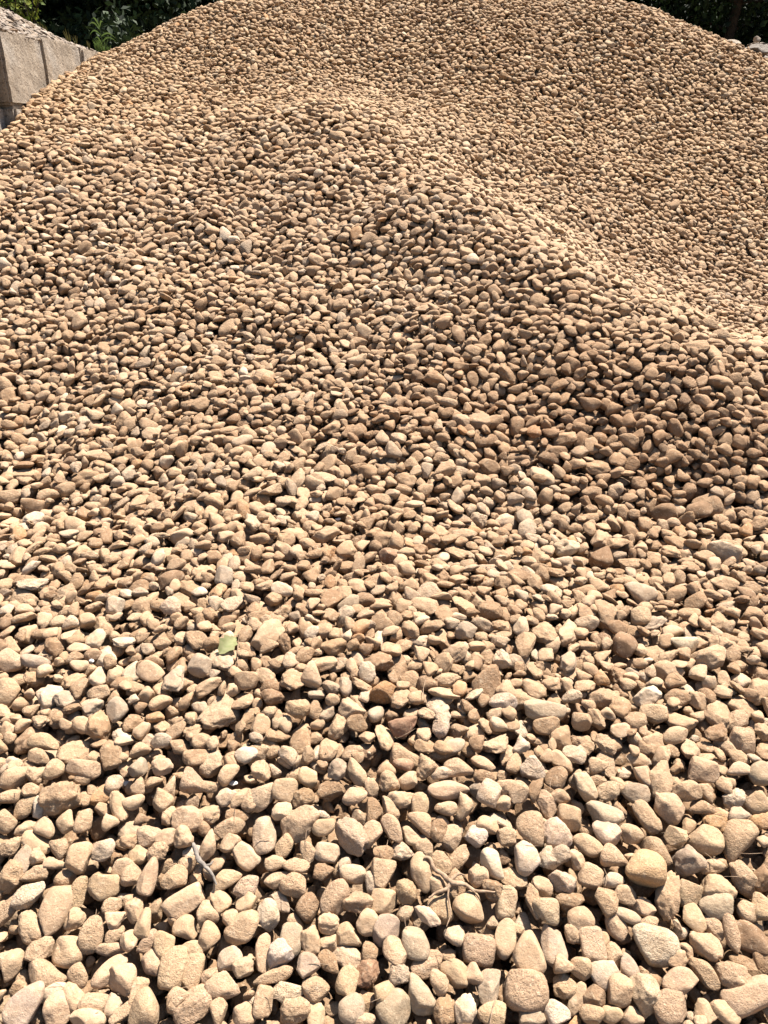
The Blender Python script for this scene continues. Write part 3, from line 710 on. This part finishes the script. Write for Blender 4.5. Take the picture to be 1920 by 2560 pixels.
# ------------------------------------------------------------------ soil under the stones
c2 = 0.05
sx = np.arange(-4.6, 5.0, c2); sy = np.arange(-1.2, 12.0, c2)
SX, SY = np.meshgrid(sx, sy)
SZt = T_at(SX, SY)
cy = np.interp(sx, [-3, -1.2, -0.3, 0.45, 0.9, 1.35, 1.8, 3], [5.9, 5.75, 5.65, 4.6, 3.9, 3.32, 3.05, 2.8])
band = np.exp(-((SY - (cy[None, :] + 0.12)) / 0.22) ** 2) * np.clip((SX - 0.1) / 0.5, 0, 1)
offs = 0.125 - 0.088 * np.clip((SY - cy[None, :] + 0.15) / 0.25, 0, 1)
nzm = np.array([[mnoise.noise(Vector((x * 9, y * 9, 1.3))) * 0.010 for x in sx] for y in sy])
SZt = SZt - offs + nzm
edge = np.clip(np.minimum.reduce([(SX + 4.6) / 0.9, (5.0 - SX) / 0.9, (12.0 - SY) / 0.9, (SY + 1.2) / 0.6]), 0, 1)
SZt = SZt * edge + (-0.07) * (1 - edge)
big = 400.0
# one sheet: the fine part in the middle, its rim pulled out to the horizon
Vg = np.stack([SX, SY, SZt], -1).reshape(-1, 3)
nX, nY = len(sx), len(sy)
idg = np.arange(nX * nY).reshape(nY, nX)
Fg = np.stack([idg[:-1, :-1], idg[:-1, 1:], idg[1:, 1:], idg[1:, :-1]], -1).reshape(-1, 4)
ring = np.concatenate([idg[0, :], idg[1:, -1], idg[-1, -2::-1], idg[-2:0:-1, 0]])
cen = np.array([0.2, 5.4, 0])
dr = Vg[ring] - cen; dr[:, 2] = 0
outer = cen + dr / np.linalg.norm(dr, axis=1, keepdims=True) * big; outer[:, 2] = -0.3
Vg2 = np.r_[Vg, outer]
ro = np.arange(len(ring)) + len(Vg)
Fr = np.stack([ring, ro, np.roll(ro, -1), np.roll(ring, -1)], -1)
tag(mesh_obj('ground', Vg2, np.r_[Fg, Fr], M_SOIL), kind='structure')

# ------------------------------------------------------------------ concrete block wall on the left
def block(loc, size, label, seed, rotz=0.0, tilt=0.0):
    bm = bmesh.new(); bmesh.ops.create_cube(bm, size=1)
    for v in bm.verts: v.co = Vector((v.co.x * size[0], v.co.y * size[1], v.co.z * size[2]))
    bmesh.ops.bevel(bm, geom=list(bm.edges), offset=0.018, segments=2, affect='EDGES')
    bmesh.ops.triangulate(bm, faces=[f for f in bm.faces if len(f.verts) > 4])
    bmesh.ops.subdivide_edges(bm, edges=[e for e in bm.edges if e.calc_length() > 0.1], cuts=14, use_grid_fill=True)
    for v in bm.verts:
        n = mnoise.noise_vector(v.co * 7 + Vector((seed * 3.1, 0, 0)))
        n2 = mnoise.noise_vector(v.co * 24 + Vector((seed * 1.7, 9, 0)))
        v.co += n * 0.004 + n2 * 0.003
    loc = (loc[0], loc[1], loc[2] - 0.062 * (loc[1] - 6.3)); e = empty('concrete_block', loc, rotz); e.rotation_euler = (-0.062, tilt, rotz)
    tag(e, label, 'concrete block', 'concrete blocks of the retaining wall')
    bm_obj('body', bm, M_CONC, e)
    # cast-in lifting loop on top
    pts = [(-0.0, -0.05, size[2] / 2 - 0.02), (0, -0.045, size[2] / 2 + 0.02), (0, 0, size[2] / 2 + 0.035), (0, 0.045, size[2] / 2 + 0.02), (0, 0.05, size[2] / 2 - 0.02)]
    P, R = subdivide_path(pts, [0.006] * 5, 3)
    V, F = tube_geo(P, R, 6)
    mesh_obj('lifting_loop', V, F, M_BARK, e)
    return e
TOPZ = 1.765
BD = 0.42
block((WALL_X - BD / 2 - 0.065, 5.225, TOPZ - 0.215), (BD, 0.84, 0.43), 'set-back concrete block at the near end of the wall, cut by the photo edge', 1, 0.01)
block((WALL_X - BD / 2, 5.98, TOPZ - 0.215), (BD, 0.66, 0.43), 'widest visible concrete block, dark-edged near side, loose stones on top', 2, 0.0)
block((WALL_X - BD / 2 + 0.010, 6.685, TOPZ - 0.20), (BD, 0.73, 0.43), 'middle concrete block between two open joints with a chipped upper rim', 3, -0.012)
block((WALL_X - BD / 2 + 0.024, 7.32, TOPZ - 0.21), (BD, 0.51, 0.43), 'narrow concrete block beyond the second joint, nearly buried by pebbles', 4, 0.02)
block((WALL_X - BD / 2 + 0.0, 7.94, TOPZ - 0.23), (BD, 0.70, 0.43), 'farthest concrete block with crumbled top beneath the weeds', 5, 0.01)
block((WALL_X - BD / 2 - 0.065, 5.225, TOPZ - 0.637), (BD, 0.84, 0.41), 'lower-course set-back concrete block half buried at the photo edge', 6, 0.008)
block((WALL_X - BD / 2 + 0.004, 5.98, TOPZ - 0.637), (BD, 0.67, 0.41), 'lower-course concrete block showing only a sliver above the pebbles', 7, 0.004)

# ------------------------------------------------------------------ grey gravel of the neighbouring bay and the far right
def scatter_gravel(name, label, n, fx, fz, seed, smin, smax, grey=True):
    r = np.random.default_rng(seed)
    Vs, Fs, Cs, Ss = [], [], [], []; off = 0
    B3 = bank[2]; F0 = ICO[2][1]
    cols = np.array([(0.30, 0.255, 0.21), (0.36, 0.31, 0.26), (0.22, 0.195, 0.17), (0.28, 0.22, 0.16), (0.42, 0.37, 0.32), (0.15, 0.135, 0.12)])
    for _ in range(n):
        x, y = fx(r); z = fz(x, y)
        e = 0.03; nn = np.array([-(fz(x + e, y) - fz(x - e, y)) / (2 * e), -(fz(x, y + e) - fz(x, y - e)) / (2 * e), 1.0]) + r.normal(size=3) * 0.25
        s = r.uniform(smin, smax)
        R = rot_from(nn, np.array([r.normal(), r.normal(), 0.01]))
        V = (B3[int(r.integers(NSH))] * np.array([s * 1.5, s, s * 0.45])) @ R.T + np.array([x, y, z + r.uniform(-0.2, 0.5) * s])
        Vs.append(V); Fs.append(F0 + off); off += len(V); Cs.append(np.tile(cols[int(r.integers(6))] * r.uniform(.85, 1.1), (len(V), 1))); Ss.append(np.full(len(V), r.random()))
    o = mesh_obj(name, np.concatenate(Vs), np.concatenate(Fs), M_GREY, attrs=dict(tint=np.concatenate(Cs), seed=np.concatenate(Ss)))
    tag(o, label, 'gravel', kind='stuff'); return o

def zL(x, y):  # rises to the left behind the wall
    u = (WALL_X - 0.02) - x
    return TOPZ - 0.012 - 0.062 * (y - 6.3) + 0.008 * math.sin(y * 9) + 0.02 * min(1, u / 0.1) + max(u - 0.05, 0) * 0.62 * max(0.0, min(1, (8.7 - y) / 1.9)) - max(0, u - 1.1) * 0.7
scatter_gravel('grey_gravel', 'grey flat gravel spilling over the concrete blocks from the next bay', 9000,
               lambda r: ((WALL_X - 0.02 - 2.3 * r.random() ** 1.3), r.uniform(4.9, 8.6)), zL, 5, 0.010, 0.024)
# body of that neighbouring heap under its gravel
lx = np.linspace(WALL_X - 0.40, WALL_X - 2.9, 26); ly = np.linspace(4.8, 8.9, 42)
LX, LY = np.meshgrid(lx, ly)
LZ = np.vectorize(zL)(LX, LY) - 0.012
Vb = np.stack([LX, LY, LZ], -1).reshape(-1, 3)
il = np.arange(len(lx) * len(ly)).reshape(len(ly), len(lx))
Fb = np.stack([il[:-1, :-1], il[1:, :-1], il[1:, 1:], il[:-1, 1:]], -1).reshape(-1, 4)
rim = np.concatenate([il[0, :], il[1:, -1], il[-1, -2::-1], il[-2:0:-1, 0]])
low = Vb[rim].copy(); low[:, 2] = -0.1
Fb = np.r_[Fb, np.stack([rim, np.arange(len(rim)) + len(Vb), np.roll(np.arange(len(rim)) + len(Vb), -1), np.roll(rim, -1)], -1)]
M_GBASE = simple_mat('gravel_bed', (0.15, 0.125, 0.10), (0.26, 0.225, 0.19), 40, bump=0.8, dist=0.02)
tag(mesh_obj('terrain', np.r_[Vb, low], Fb, M_GBASE), kind='structure')

def zR(x, y):
    return 1.79 + 0.34 * (x - 3.35) - 0.6 * abs(y - 7.9) + 0.03 * math.sin(x * 11 + y * 7)
scatter_gravel('grey_gravel', 'grey gravel ridge beyond the heap at the photo\'s right edge', 2600,
               lambda r: (r.uniform(3.2, 4.9), 7.9 + r.normal() * 0.28), zR, 6, 0.010, 0.026)
gx2 = np.linspace(3.1, 5.0, 20); gy2 = np.linspace(7.2, 8.7, 16)
RX, RY = np.meshgrid(gx2, gy2); RZ = np.vectorize(zR)(RX, RY) - 0.012
Vb = np.stack([RX, RY, RZ], -1).reshape(-1, 3); il = np.arange(len(gx2) * len(gy2)).reshape(len(gy2), len(gx2))
Fb = np.stack([il[:-1, :-1], il[:-1, 1:], il[1:, 1:], il[1:, :-1]], -1).reshape(-1, 4)
rim = np.concatenate([il[0, :], il[1:, -1], il[-1, -2::-1], il[-2:0:-1, 0]]); low = Vb[rim].copy(); low[:, 2] = -0.1
Fb = np.r_[Fb, np.stack([rim, np.arange(len(rim)) + len(Vb), np.roll(np.arange(len(rim)) + len(Vb), -1), np.roll(rim, -1)], -1)]
tag(mesh_obj('terrain', np.r_[Vb, low], Fb, M_GBASE), kind='structure')

# loose stones on the rim of the wall
rim_stones = [  # px, py, length px, width px, colour, label
    (30, 72, 22, 11, (0.36, 0.24, 0.15), 'brown stone upright on the wall rim'),
    (58, 79, 17, 9, (0.60, 0.53, 0.46), 'pale flat stone on the wall rim beside the brown one'),
    (61, 71, 15, 7, (0.27, 0.25, 0.23), 'small dark grey stone on the wall rim'),
    (86, 84, 18, 9, (0.55, 0.50, 0.43), 'light grey stone on the wall rim before the first joint'),
    (107, 91, 26, 14, (0.30, 0.28, 0.25), 'large dark grey slab over the first wall joint'),
    (135, 96, 18, 10, (0.66, 0.61, 0.54), 'whitish stone on the wall just beyond the dark slab'),
    (158, 102, 18, 7, (0.42, 0.37, 0.32), 'thin grey flake on the middle block'),
    (192, 117, 21, 10, (0.70, 0.62, 0.52), 'cream oval stone over the second wall joint'),
    (12, 70, 24, 10, (0.56, 0.49, 0.42), 'long beige stone on the wall rim at the photo edge')]
for k, (px, py, l, w, c, lab) in enumerate(rim_stones):
    d = ray(px, py); t = (WALL_X - 0.05) / d[0]; p = CAM_POS + d * t
    depth = t * float(d @ CAM_FWD); a = l / 2 * depth / F_PX; b = w / 2 * depth / F_PX
    r = np.random.default_rng(400 + k)
    V = make_shape(r, ICO[3][0], ang=0.45, lump=0.1)
    V = V * np.array([a * 1.5, a, b * 0.9])
    ca, sa = math.cos(1.35 + r.normal() * 0.2), math.sin(1.35 + r.normal() * 0.2)
    V[:, :2] = V[:, :2] @ np.array([[ca, sa], [-sa, ca]])
    o = mesh_obj('stone', V, ICO[3][1], M_GREY, attrs=dict(tint=np.tile(np.array(c) * 0.66, (len(V), 1)), seed=np.full(len(V), 0.1)))
    o.location = (p[0], p[1], TOPZ - 0.062 * (p[1] - 6.3) + b * (1.0 if k != 2 else 2.0))
    tag(o, lab, 'stone', 'loose stones on the wall rim')

# broken concrete at the right
def rubble(px, py, y, l, h, seed, label, mat):
    p = at_y(px, py, y); depth = (p - CAM_POS) @ CAM_FWD
    V = make_shape(np.random.default_rng(seed), ICO[4][0], ang=0.9, lump=0.2)
    V *= np.array([l, l * 0.8, h]) / 2 * depth / F_PX
    nz_ = np.array([mnoise.fractal(Vector(q * 18), 0.7, 2.1, 4) for q in V]); V *= (1 + 0.16 * nz_)[:, None]
    o = mesh_obj('concrete_rubble', V, ICO[4][1], mat); o.location = p
    tag(o, label, 'rubble', 'rubble by the grey ridge'); return o
rubble(1838, 108, 7.62, 40, 17, 61, 'pale crumbling lump behind the heap shoulder', M_CONC)
rubble(1896, 126, 7.45, 70, 30, 62, 'brownish rough lump at the photo edge below the grey ridge', M_GBASE)
rubble(1892, 98, 7.85, 18, 15, 63, 'small pointed stone on the crest of the grey ridge', M_CONC)

# ------------------------------------------------------------------ twigs, leaf, white chips
def surf(px, py, lift=0.0):
    d = ray(px, py); t = 0.5
    while True:
        p = CAM_POS + d * t
        i = int((p[0] - X0) / CELL); j = int((p[1] - Y0) / CELL)
        if not (0 <= i < nx and 0 <= j < ny) or p[2] < H[j, i] or t > 12: break
        t += 0.003
    return p + np.array([0, 0, lift])
def glide(px, py, h=0.021):
    d = ray(px, py); t = 0.5
    while t < 12:
        p = CAM_POS + d * t
        if p[2] < T_at(p[0], p[1]) + h: break
        t += 0.002
    return p
def twig(paths, mat, name, label, part='branch'):
    e = empty(name, glide(*paths[0][0][len(paths[0][0]) // 2]))
    tag(e, label, 'twig')
    base = Vector(e.location)
    for k, (pp, rr) in enumerate(paths):
        pts = []
        for q in pp:
            pts.append(Vector(glide(q[0], q[1])) - base)
        P, R = subdivide_path(pts, rr, 5, 0.0006)
        for i in range(1, len(P) - 1): P[i].z = 0.25 * P[i - 1].z + 0.5 * P[i].z + 0.25 * P[i + 1].z
        V, F = tube_geo(P, [q * 0.78 for q in R], 9, 0.24)
        mesh_obj('stem' if k == 0 else part, V, F, mat, e)
    return e
def zb(x, y): return (640 + x / ZS, 1900 + y / ZS)
twig([([zb(1090, 632), zb(1125, 640), zb(1155, 705), zb(1210, 740), zb(1262, 790), zb(1345, 805), zb(1420, 845), zb(1550, 855)], [0.004, 0.005, 0.0055, 0.006, 0.0075, 0.006, 0.0042, 0.0018]),
      ([zb(1262, 790), zb(1240, 835), zb(1180, 855), zb(1120, 895)], [0.0065, 0.0055, 0.0045, 0.0022]),
      ([zb(1262, 785), zb(1310, 740), zb(1350, 745)], [0.005, 0.0035, 0.0015]),
      ([zb(1250, 830), zb(1245, 890), zb(1262, 990), zb(1235, 1080)], [0.003, 0.0022, 0.002, 0.001]),
      ([zb(1380, 820), zb(1420, 860), zb(1445, 890)], [0.0035, 0.0022, 0.001])],
     M_TWIG, 'dry_root', 'forked dusty root lying across the pebbles near the bottom')
twig([([(482 + 0, 2108), (490, 2130), (497, 2150), (512, 2165), (530, 2185), (541, 2212)], [0.0045, 0.0065, 0.0065, 0.006, 0.0045, 0.002]),
      ([(512, 2165), (527, 2160), (533, 2152)], [0.004, 0.003, 0.0015])],
     M_TWIG_GREY, 'dry_twig', 'bent grey twig standing between tan pebbles')
twig([([(1064, 1700), (1058, 1730), (1070, 1765), (1100, 1790)], [0.0012, 0.001, 0.001, 0.0008])], M_TWIG, 'dry_root', 'hair-thin dry rootlet between pebbles below the middle')
twig([([(1225, 2560), (1232, 2520), (1240, 2490)], [0.0016, 0.0014, 0.001])], M_TWIG, 'dry_stalk', 'thin dry stalk poking up at the bottom edge')
rd = random.Random(8); Vd, Fd = [], []
for _ in range(70):
    q = glide(rd.uniform(20, 1900), rd.uniform(1100, 2540) , 0.012); a = rd.uniform(0, 6.28); l_ = rd.uniform(0.010, 0.028)
    p0 = Vector(q); d1 = Vector((math.cos(a), math.sin(a), rd.uniform(-0.2, 0.6))) * l_
    P, R = subdivide_path([p0 - d1, p0 + Vector((rd.uniform(-1, 1), rd.uniform(-1, 1), 0.6)) * l_ * 0.3, p0 + d1], [0.0004, 0.0008, 0.0004], 4)
    v, f = tube_geo(P, R, 4); o_ = len(Vd); Vd += v; Fd += [tuple(i + o_ for i in x) for x in f]
tag(mesh_obj('straw_debris', Vd, Fd, M_TWIG), 'scraps of dry straw and rootlets caught among the pebbles', 'debris', kind='stuff')
# leaf: a curled blade with a stalk
def leaf_thing():
    p0 = surf(548, 1640, 0.006); p1 = surf(592, 1606, 0.018)
    e = empty('leaf', p0); tag(e, 'small curled green leaf with a drooping stalk on brown pebbles', 'leaf')
    a = Vector(p1) - Vector(p0); L = a.length; a.normalize(); side = a.cross(Vector((0.2, -0.5, 0.85))).normalized(); up = side.cross(a)
    V, F, nU, nW = [], [], 12, 6
    for i in range(nU + 1):
        u = i / nU; w = 0.30 * L * math.sin(math.pi * min(u * 1.02, 1) ** 0.8) * (1 + 0.18 * math.sin(u * 23))
        for k in range(nW + 1):
            t = k / nW * 2 - 1
            V.append(a * (u * L) + side * (t * w) + up * (abs(t) ** 1.4 * w * 0.55 + 0.12 * L * math.sin(u * 3.0)))
    for i in range(nU):
        for k in range(nW):
            q = i * (nW + 1) + k; F.append((q, q + 1, q + nW + 2, q + nW + 1))
    mesh_obj('blade', V, F, leaf_material('leaf_green', (0.22, 0.24, 0.10), (0.36, 0.34, 0.19), 0.25), e, attrs=dict(seed=np.random.default_rng(1).random(len(V)) * 0.6))
    pts = [a * L * 0.96 + up * 0.01, a * L * 1.05 + Vector((0.006, 0, 0.006)), Vector(surf(596, 1622, 0.012)) - Vector(p0), Vector(surf(594, 1662, 0.004)) - Vector(p0)]
    P, R = subdivide_path(pts, [0.0016, 0.0016, 0.0018, 0.0014], 5)
    Vt, Ft = tube_geo(P, R, 6); mesh_obj('stalk', Vt, Ft, M_TWIG, e)
leaf_thing()
chip_mat, _nt, _n, _l, _b = new_mat('white_chip', 0.8)
_l.new(mixc(_nt, ramp(_nt, nz(_nt, None, 60, 4), 0.4, 0.6), (0.70, 0.68, 0.64), (0.52, 0.47, 0.41)), _b.inputs['Base Color'])
for k, (px, py, l, w, lab) in enumerate([(318, 1961, 30, 15, 'bright white chip beside the orange pebble'), (583, 1961, 24, 14, 'bright white chip between lumpy tan pebbles'),
                                          (230, 1655, 14, 10, 'tiny grey-white chip among the left-hand pebbles'), (846, 1300, 16, 9, 'tiny white flake in the middle of the heap')]):
    p = surf(px, py, 0.004); depth = (p - CAM_POS) @ CAM_FWD
    V = make_shape(np.random.default_rng(700 + k), ICO[3][0], ang=1.0, lump=0.2) * np.array([l, w, w * 0.5]) / 2 * depth / F_PX
    o = mesh_obj('stone_chip', V, ICO[3][1], chip_mat, smooth=False); o.location = p; o.rotation_euler = (0.5, 0.2, 0.2)
    tag(o, lab, 'stone chip')

# ------------------------------------------------------------------ plants
def leaves_geo(C, Nrm, A, size, r, aspect=0.55):
    """one folded leaf (two quads) per centre"""
    n = len(C); A = A / np.linalg.norm(A, axis=1, keepdims=True)
    S = np.cross(A, Nrm); S /= np.linalg.norm(S, axis=1, keepdims=True) + 1e-9
    U = np.cross(S, A)
    sz = size[:, None]
    tip = C + A * sz; base = C - A * sz * 0.9
    l1 = C + S * sz * aspect + U * sz * 0.12 - A * sz * 0.15; l2 = C - S * sz * aspect + U * sz * 0.12 - A * sz * 0.15
    V = np.stack([base, l1, tip, l2, C - U * sz * 0.05], 1).reshape(-1, 3)
    o5 = np.arange(n) * 5
    F = np.concatenate([np.stack([o5, o5 + 1, o5 + 2, o5 + 4], 1), np.stack([o5, o5 + 4, o5 + 2, o5 + 3], 1)])
    return V, F, np.repeat(r.random(n), 5)

def tree(x, y, h, rad, n, seed, label, cat='tree', name='tree', low=0.15, lsize=0.055, mat=None, group='dark trees behind the heap'):
    r = np.random.default_rng(seed); random.seed(seed)
    e = empty(name, (x, y, -0.1)); tag(e, label, cat, group)
    tp = [Vector((0, 0, 0)), Vector((r.normal() * .1, r.normal() * .1, h * 0.3)), Vector((r.normal() * .2, r.normal() * .2, h * 0.6)), Vector((r.normal() * .3, r.normal() * .3, h * 0.92))]
    P, R = subdivide_path(tp, [0.026 * h ** .8, 0.021 * h ** .8, 0.013 * h ** .8, 0.006], 5, 0.01)
    V, F = tube_geo(P, R, 10, 0.06); V = list(V); F = list(F)
    cl = []
    nb = max(10, int(h * 7))
    for k in range(nb):
        u = r.uniform(low, 0.97); q = P[int(u * (len(P) - 1))]; th = r.uniform(0, 2 * math.pi)
        ln = rad * (0.55 + 0.6 * r.random()) * math.sin(math.pi * min(0.98, 0.22 + 0.70 * u))
        end = q + Vector((math.cos(th) * ln, math.sin(th) * ln, ln * r.uniform(-0.15, 0.55)))
        mid = (q + end) / 2 + Vector((0, 0, 0.1 * ln))
        bp, br = subdivide_path([q, mid, end], [0.012 * h ** .6, 0.008, 0.003], 4, 0.01)
        v2, f2 = tube_geo(bp, br, 5); o_ = len(V); V += list(v2); F += [tuple(i + o_ for i in f) for f in f2]
        for t in (0.35, 0.6, 0.8, 1.0):
            cl.append((bp[int(t * (len(bp) - 1))], 0.30 * rad * r.uniform(0.5, 1.0)))
    mesh_obj('trunk', V, F, M_BARK, e)
    cc_ = np.array([c[0][:] for c in cl]); cr = np.array([c[1] for c in cl])
    w = cr ** 2; idx = r.choice(len(cl), n, p=w / w.sum())
    d = rand_dirs(r, n) * (r.random(n) ** 0.45)[:, None]
    C = cc_[idx] + d * cr[idx][:, None] * np.array([1, 1, 0.75])
    A = rand_dirs(r, n) + np.array([0, 0, -0.35]); Nn = rand_dirs(r, n) + np.array([0, 0, 0.8])
    V, F, S = leaves_geo(C, Nn, A, lsize * r.uniform(0.55, 1.25, n), r)
    mesh_obj('crown', V, F, mat or M_LEAF, e, smooth=False, attrs=dict(seed=S))
    return e
TL = [(-7.4, 12.6, 5.2, 1.7, 15000, 'bushy dark tree behind the wall, its crown cut by the photo\'s left edge'),
      (-5.3, 13.2, 5.6, 1.8, 16000, 'tall dark tree right behind the wall top and leafy shrub'),
      (-3.3, 12.4, 4.8, 1.6, 15000, 'dark tree behind the weeds where wall and heap meet'),
      (-1.4, 13.4, 5.6, 1.8, 9000, 'dark tree rising behind the heap\'s left shoulder'),
      (0.9, 13.8, 5.6, 1.8, 4000, 'dark tree hidden mostly by the peak of the heap'),
      (3.0, 13.2, 5.4, 1.8, 12000, 'dark tree rising behind the heap\'s right shoulder'),
      (4.8, 12.5, 5.0, 1.7, 15000, 'dark tree with sky gaps above the grey ridge'),
      (6.9, 12.9, 5.4, 1.8, 15000, 'dark tree with sunlit leaf tips at the photo\'s right edge')]
for k, (x, y, h, rad, n, lab) in enumerate(TL): tree(x, y, h, rad, n, 300 + k, lab)
# a second dense row fills the depth behind the trees
for k, (x, y, lab) in enumerate([(-8.2, 15.2, 'dark undergrowth bush deep behind the left trees, outermost'), (-5.9, 15.6, 'dark undergrowth bush behind the tall left tree'), (-3.7, 15.0, 'dark undergrowth bush between the left trunks'),
                                 (-1.6, 15.8, 'dark undergrowth bush behind the heap\'s left shoulder'), (3.4, 15.6, 'dark undergrowth bush behind the heap\'s right shoulder'), (5.6, 15.0, 'dark undergrowth bush between the right trunks'), (7.8, 15.5, 'dark undergrowth bush behind the right trees, outermost')]):
    tree(x, y, 5.2, 2.2, 30000, 330 + k, lab, cat='bush', name='bush', low=0.02, lsize=0.075, group='dark undergrowth behind the trees')

for k, (x, y, lab) in enumerate([(-9.5, 18.2, 'farthest dark thicket seen through gaps, first from the outside of the wall side'), (-6.8, 18.8, 'farthest dark thicket seen between the trees above the leafy shrub'), (-4.4, 18.0, 'farthest dark thicket seen above the weeds'), (-2.2, 18.6, 'farthest dark thicket above the heap\'s left flank'),
                                 (3.6, 18.6, 'farthest dark thicket above the heap\'s right flank'), (6.0, 18.0, 'farthest dark thicket above the concrete rubble'), (8.6, 18.5, 'farthest dark thicket above the grey ridge')]):
    tree(x, y, 5.0, 2.6, 15000, 360 + k, lab, cat='bush', name='bush', low=0.02, lsize=0.12, group='far thicket behind the trees')

def leafy_shrub():
    e = empty('leafy_shrub', (-2.93, 7.35, 1.84)); tag(e, 'yellow-green leafy shrub growing over the grey gravel, top left', 'shrub')
    r = np.random.default_rng(12); random.seed(12)
    V, F, C, A = [], [], [], []
    for k in range(26):
        th = r.uniform(0, 6.28); ln = r.uniform(0.28, 0.62)
        st = Vector((r.normal() * 0.09, r.normal() * 0.08, 0))
        end = st + Vector((math.cos(th) * ln * 0.45, math.sin(th) * ln * 0.45, ln * 0.95))
        P, R = subdivide_path([st, (st + end) / 2 + Vector((r.normal() * .03, r.normal() * .03, 0.02)), end], [0.005, 0.004, 0.0015], 5)
        v2, f2 = tube_geo(P, R, 5); o_ = len(V); V += list(v2); F += [tuple(i + o_ for i in f) for f in f2]
        for i in range(2, len(P)):
            for _ in range(3):
                dd = rand_dirs(r, 1)[0] + np.array([0, 0, 0.1]); C.append(np.array(P[i]) + dd * 0.03); A.append(dd)
    mesh_obj('stems', V, F, M_BARK, e)
    C = np.array(C); A = np.array(A); n = len(C)
    Vl, Fl, S = leaves_geo(C, rand_dirs(r, n) + np.array([0.3, 0, 1.0]), A, r.uniform(0.014, 0.030, n), r, 0.7)
    mesh_obj('foliage', Vl, Fl, M_LEAF_Y, e, smooth=False, attrs=dict(seed=S))
    return e
leafy_shrub()

def blade_geo(base, tip, w, sag, n=7):
    base, tip = Vector(base), Vector(tip); ax = (tip - base); side = ax.cross(Vector((0, 1, 0.2))).normalized()
    V, F = [], []
    for i in range(n + 1):
        u = i / n; p = base + ax * u + Vector((0, 0, sag * math.sin(math.pi * u) * 1.0))
        ww = w * (1 - u) ** 0.6 * (0.4 + min(1, u * 4) * 0.6)
        V += [p - side * ww, p + Vector((0, -0.25 * ww, 0)), p + side * ww]
    for i in range(n):
        for k in (0, 1): q = i * 3 + k; F.append((q, q + 1, q + 4, q + 3))
    return V, F
def weed(px, py, y, h, label, mat, nb, seed, name='weed', wmul=1.0, spread=0.5):
    r = random.Random(seed); p = at_y(px, py, y)
    e = empty(name, p); tag(e, label, 'weed' if name == 'weed' else 'grass tuft', None if name == 'weed' else 'grass tufts along the wall top')
    V, F = [], []
    for k in range(nb):
        a = r.uniform(-math.pi, math.pi); hh = h * r.uniform(0.4, 1.0)
        b = (r.uniform(-1, 1) * h * 0.18, r.uniform(-1, 1) * h * 0.1, -0.02)
        v, f = blade_geo(b, (b[0] + math.cos(a) * hh * spread, b[1] + math.sin(a) * hh * spread, hh), 0.0032 * wmul * r.uniform(0.7, 1.3), hh * 0.12)
        o_ = len(V); V += v; F += [tuple(i + o_ for i in q) for q in f]
    mesh_obj('blades', V, F, mat, e, attrs=dict(seed=np.random.default_rng(seed).random(len(V))))
    return e, r
e, r = weed(258, 126, 7.65, 0.10, 'leafy green weed with arching blades at the end of the wall', M_GRASS, 14, 3, spread=0.7)
Vs_, Fs_ = tube_geo([Vector((0, 0, -0.02)), Vector((0.004, 0, 0.09)), Vector((-0.002, 0, 0.17))], [0.004, 0.003, 0.0015], 6)
mesh_obj('stalk', Vs_, Fs_, M_GRASS, e, attrs=dict(seed=np.full(len(Vs_), 0.4)))
V, F = [], []
for (z, dx, dz) in [(0.15, -0.09, 0.03), (0.165, 0.05, 0.02), (0.10, 0.13, -0.02), (0.11, -0.10, 0.0), (0.06, 0.12, 0.0), (0.17, -0.05, 0.05), (0.04, -0.06, 0.04)]:
    v, f = blade_geo((0, 0, z), (dx, r.uniform(-.03, .03), z + dz), 0.0085, 0.035); o_ = len(V); V += v; F += [tuple(i + o_ for i in q) for q in f]
mesh_obj('leaves', V, F, M_GRASS, e, attrs=dict(seed=np.random.default_rng(4).random(len(V))))
for k, (px, py, y, h, nb, mt, lab) in enumerate([
        (97, 72, 7.6, 0.05, 14, M_DRY, 'short dry grass tuft beside the leafy shrub\'s foot'),
        (115, 79, 7.6, 0.06, 12, M_DRY, 'short dry grass tuft above the first wall joint'),
        (172, 99, 7.7, 0.085, 9, M_DRY, 'tall sparse dry grass tuft at the middle of the wall top'),
        (190, 105, 7.7, 0.06, 8, M_DRY, 'thin dry grass tuft above the second wall joint'),
        (222, 117, 7.7, 0.05, 14, M_DRY, 'yellowish grass tuft just left of the leafy weed'),
        (243, 122, 7.7, 0.07, 34, M_GRASS, 'green grass tuft at the foot of the leafy weed'),
        (272, 128, 7.75, 0.05, 22, M_GRASS, 'low green grass tuft touching the pebble slope'),
        (2, 36, 6.9, 0.07, 22, M_GRASS, 'green grass tuft in grey gravel at the photo\'s left edge')]):
    weed(px, py, y, h, lab, mt, nb, 20 + k, name='grass_tuft', spread=0.45)
print([l for l in labels.values() if not 4 <= len(l.split()) <= 16], len(set(labels.values())), len(traced))
print('script', round(time.time() - t0, 1))
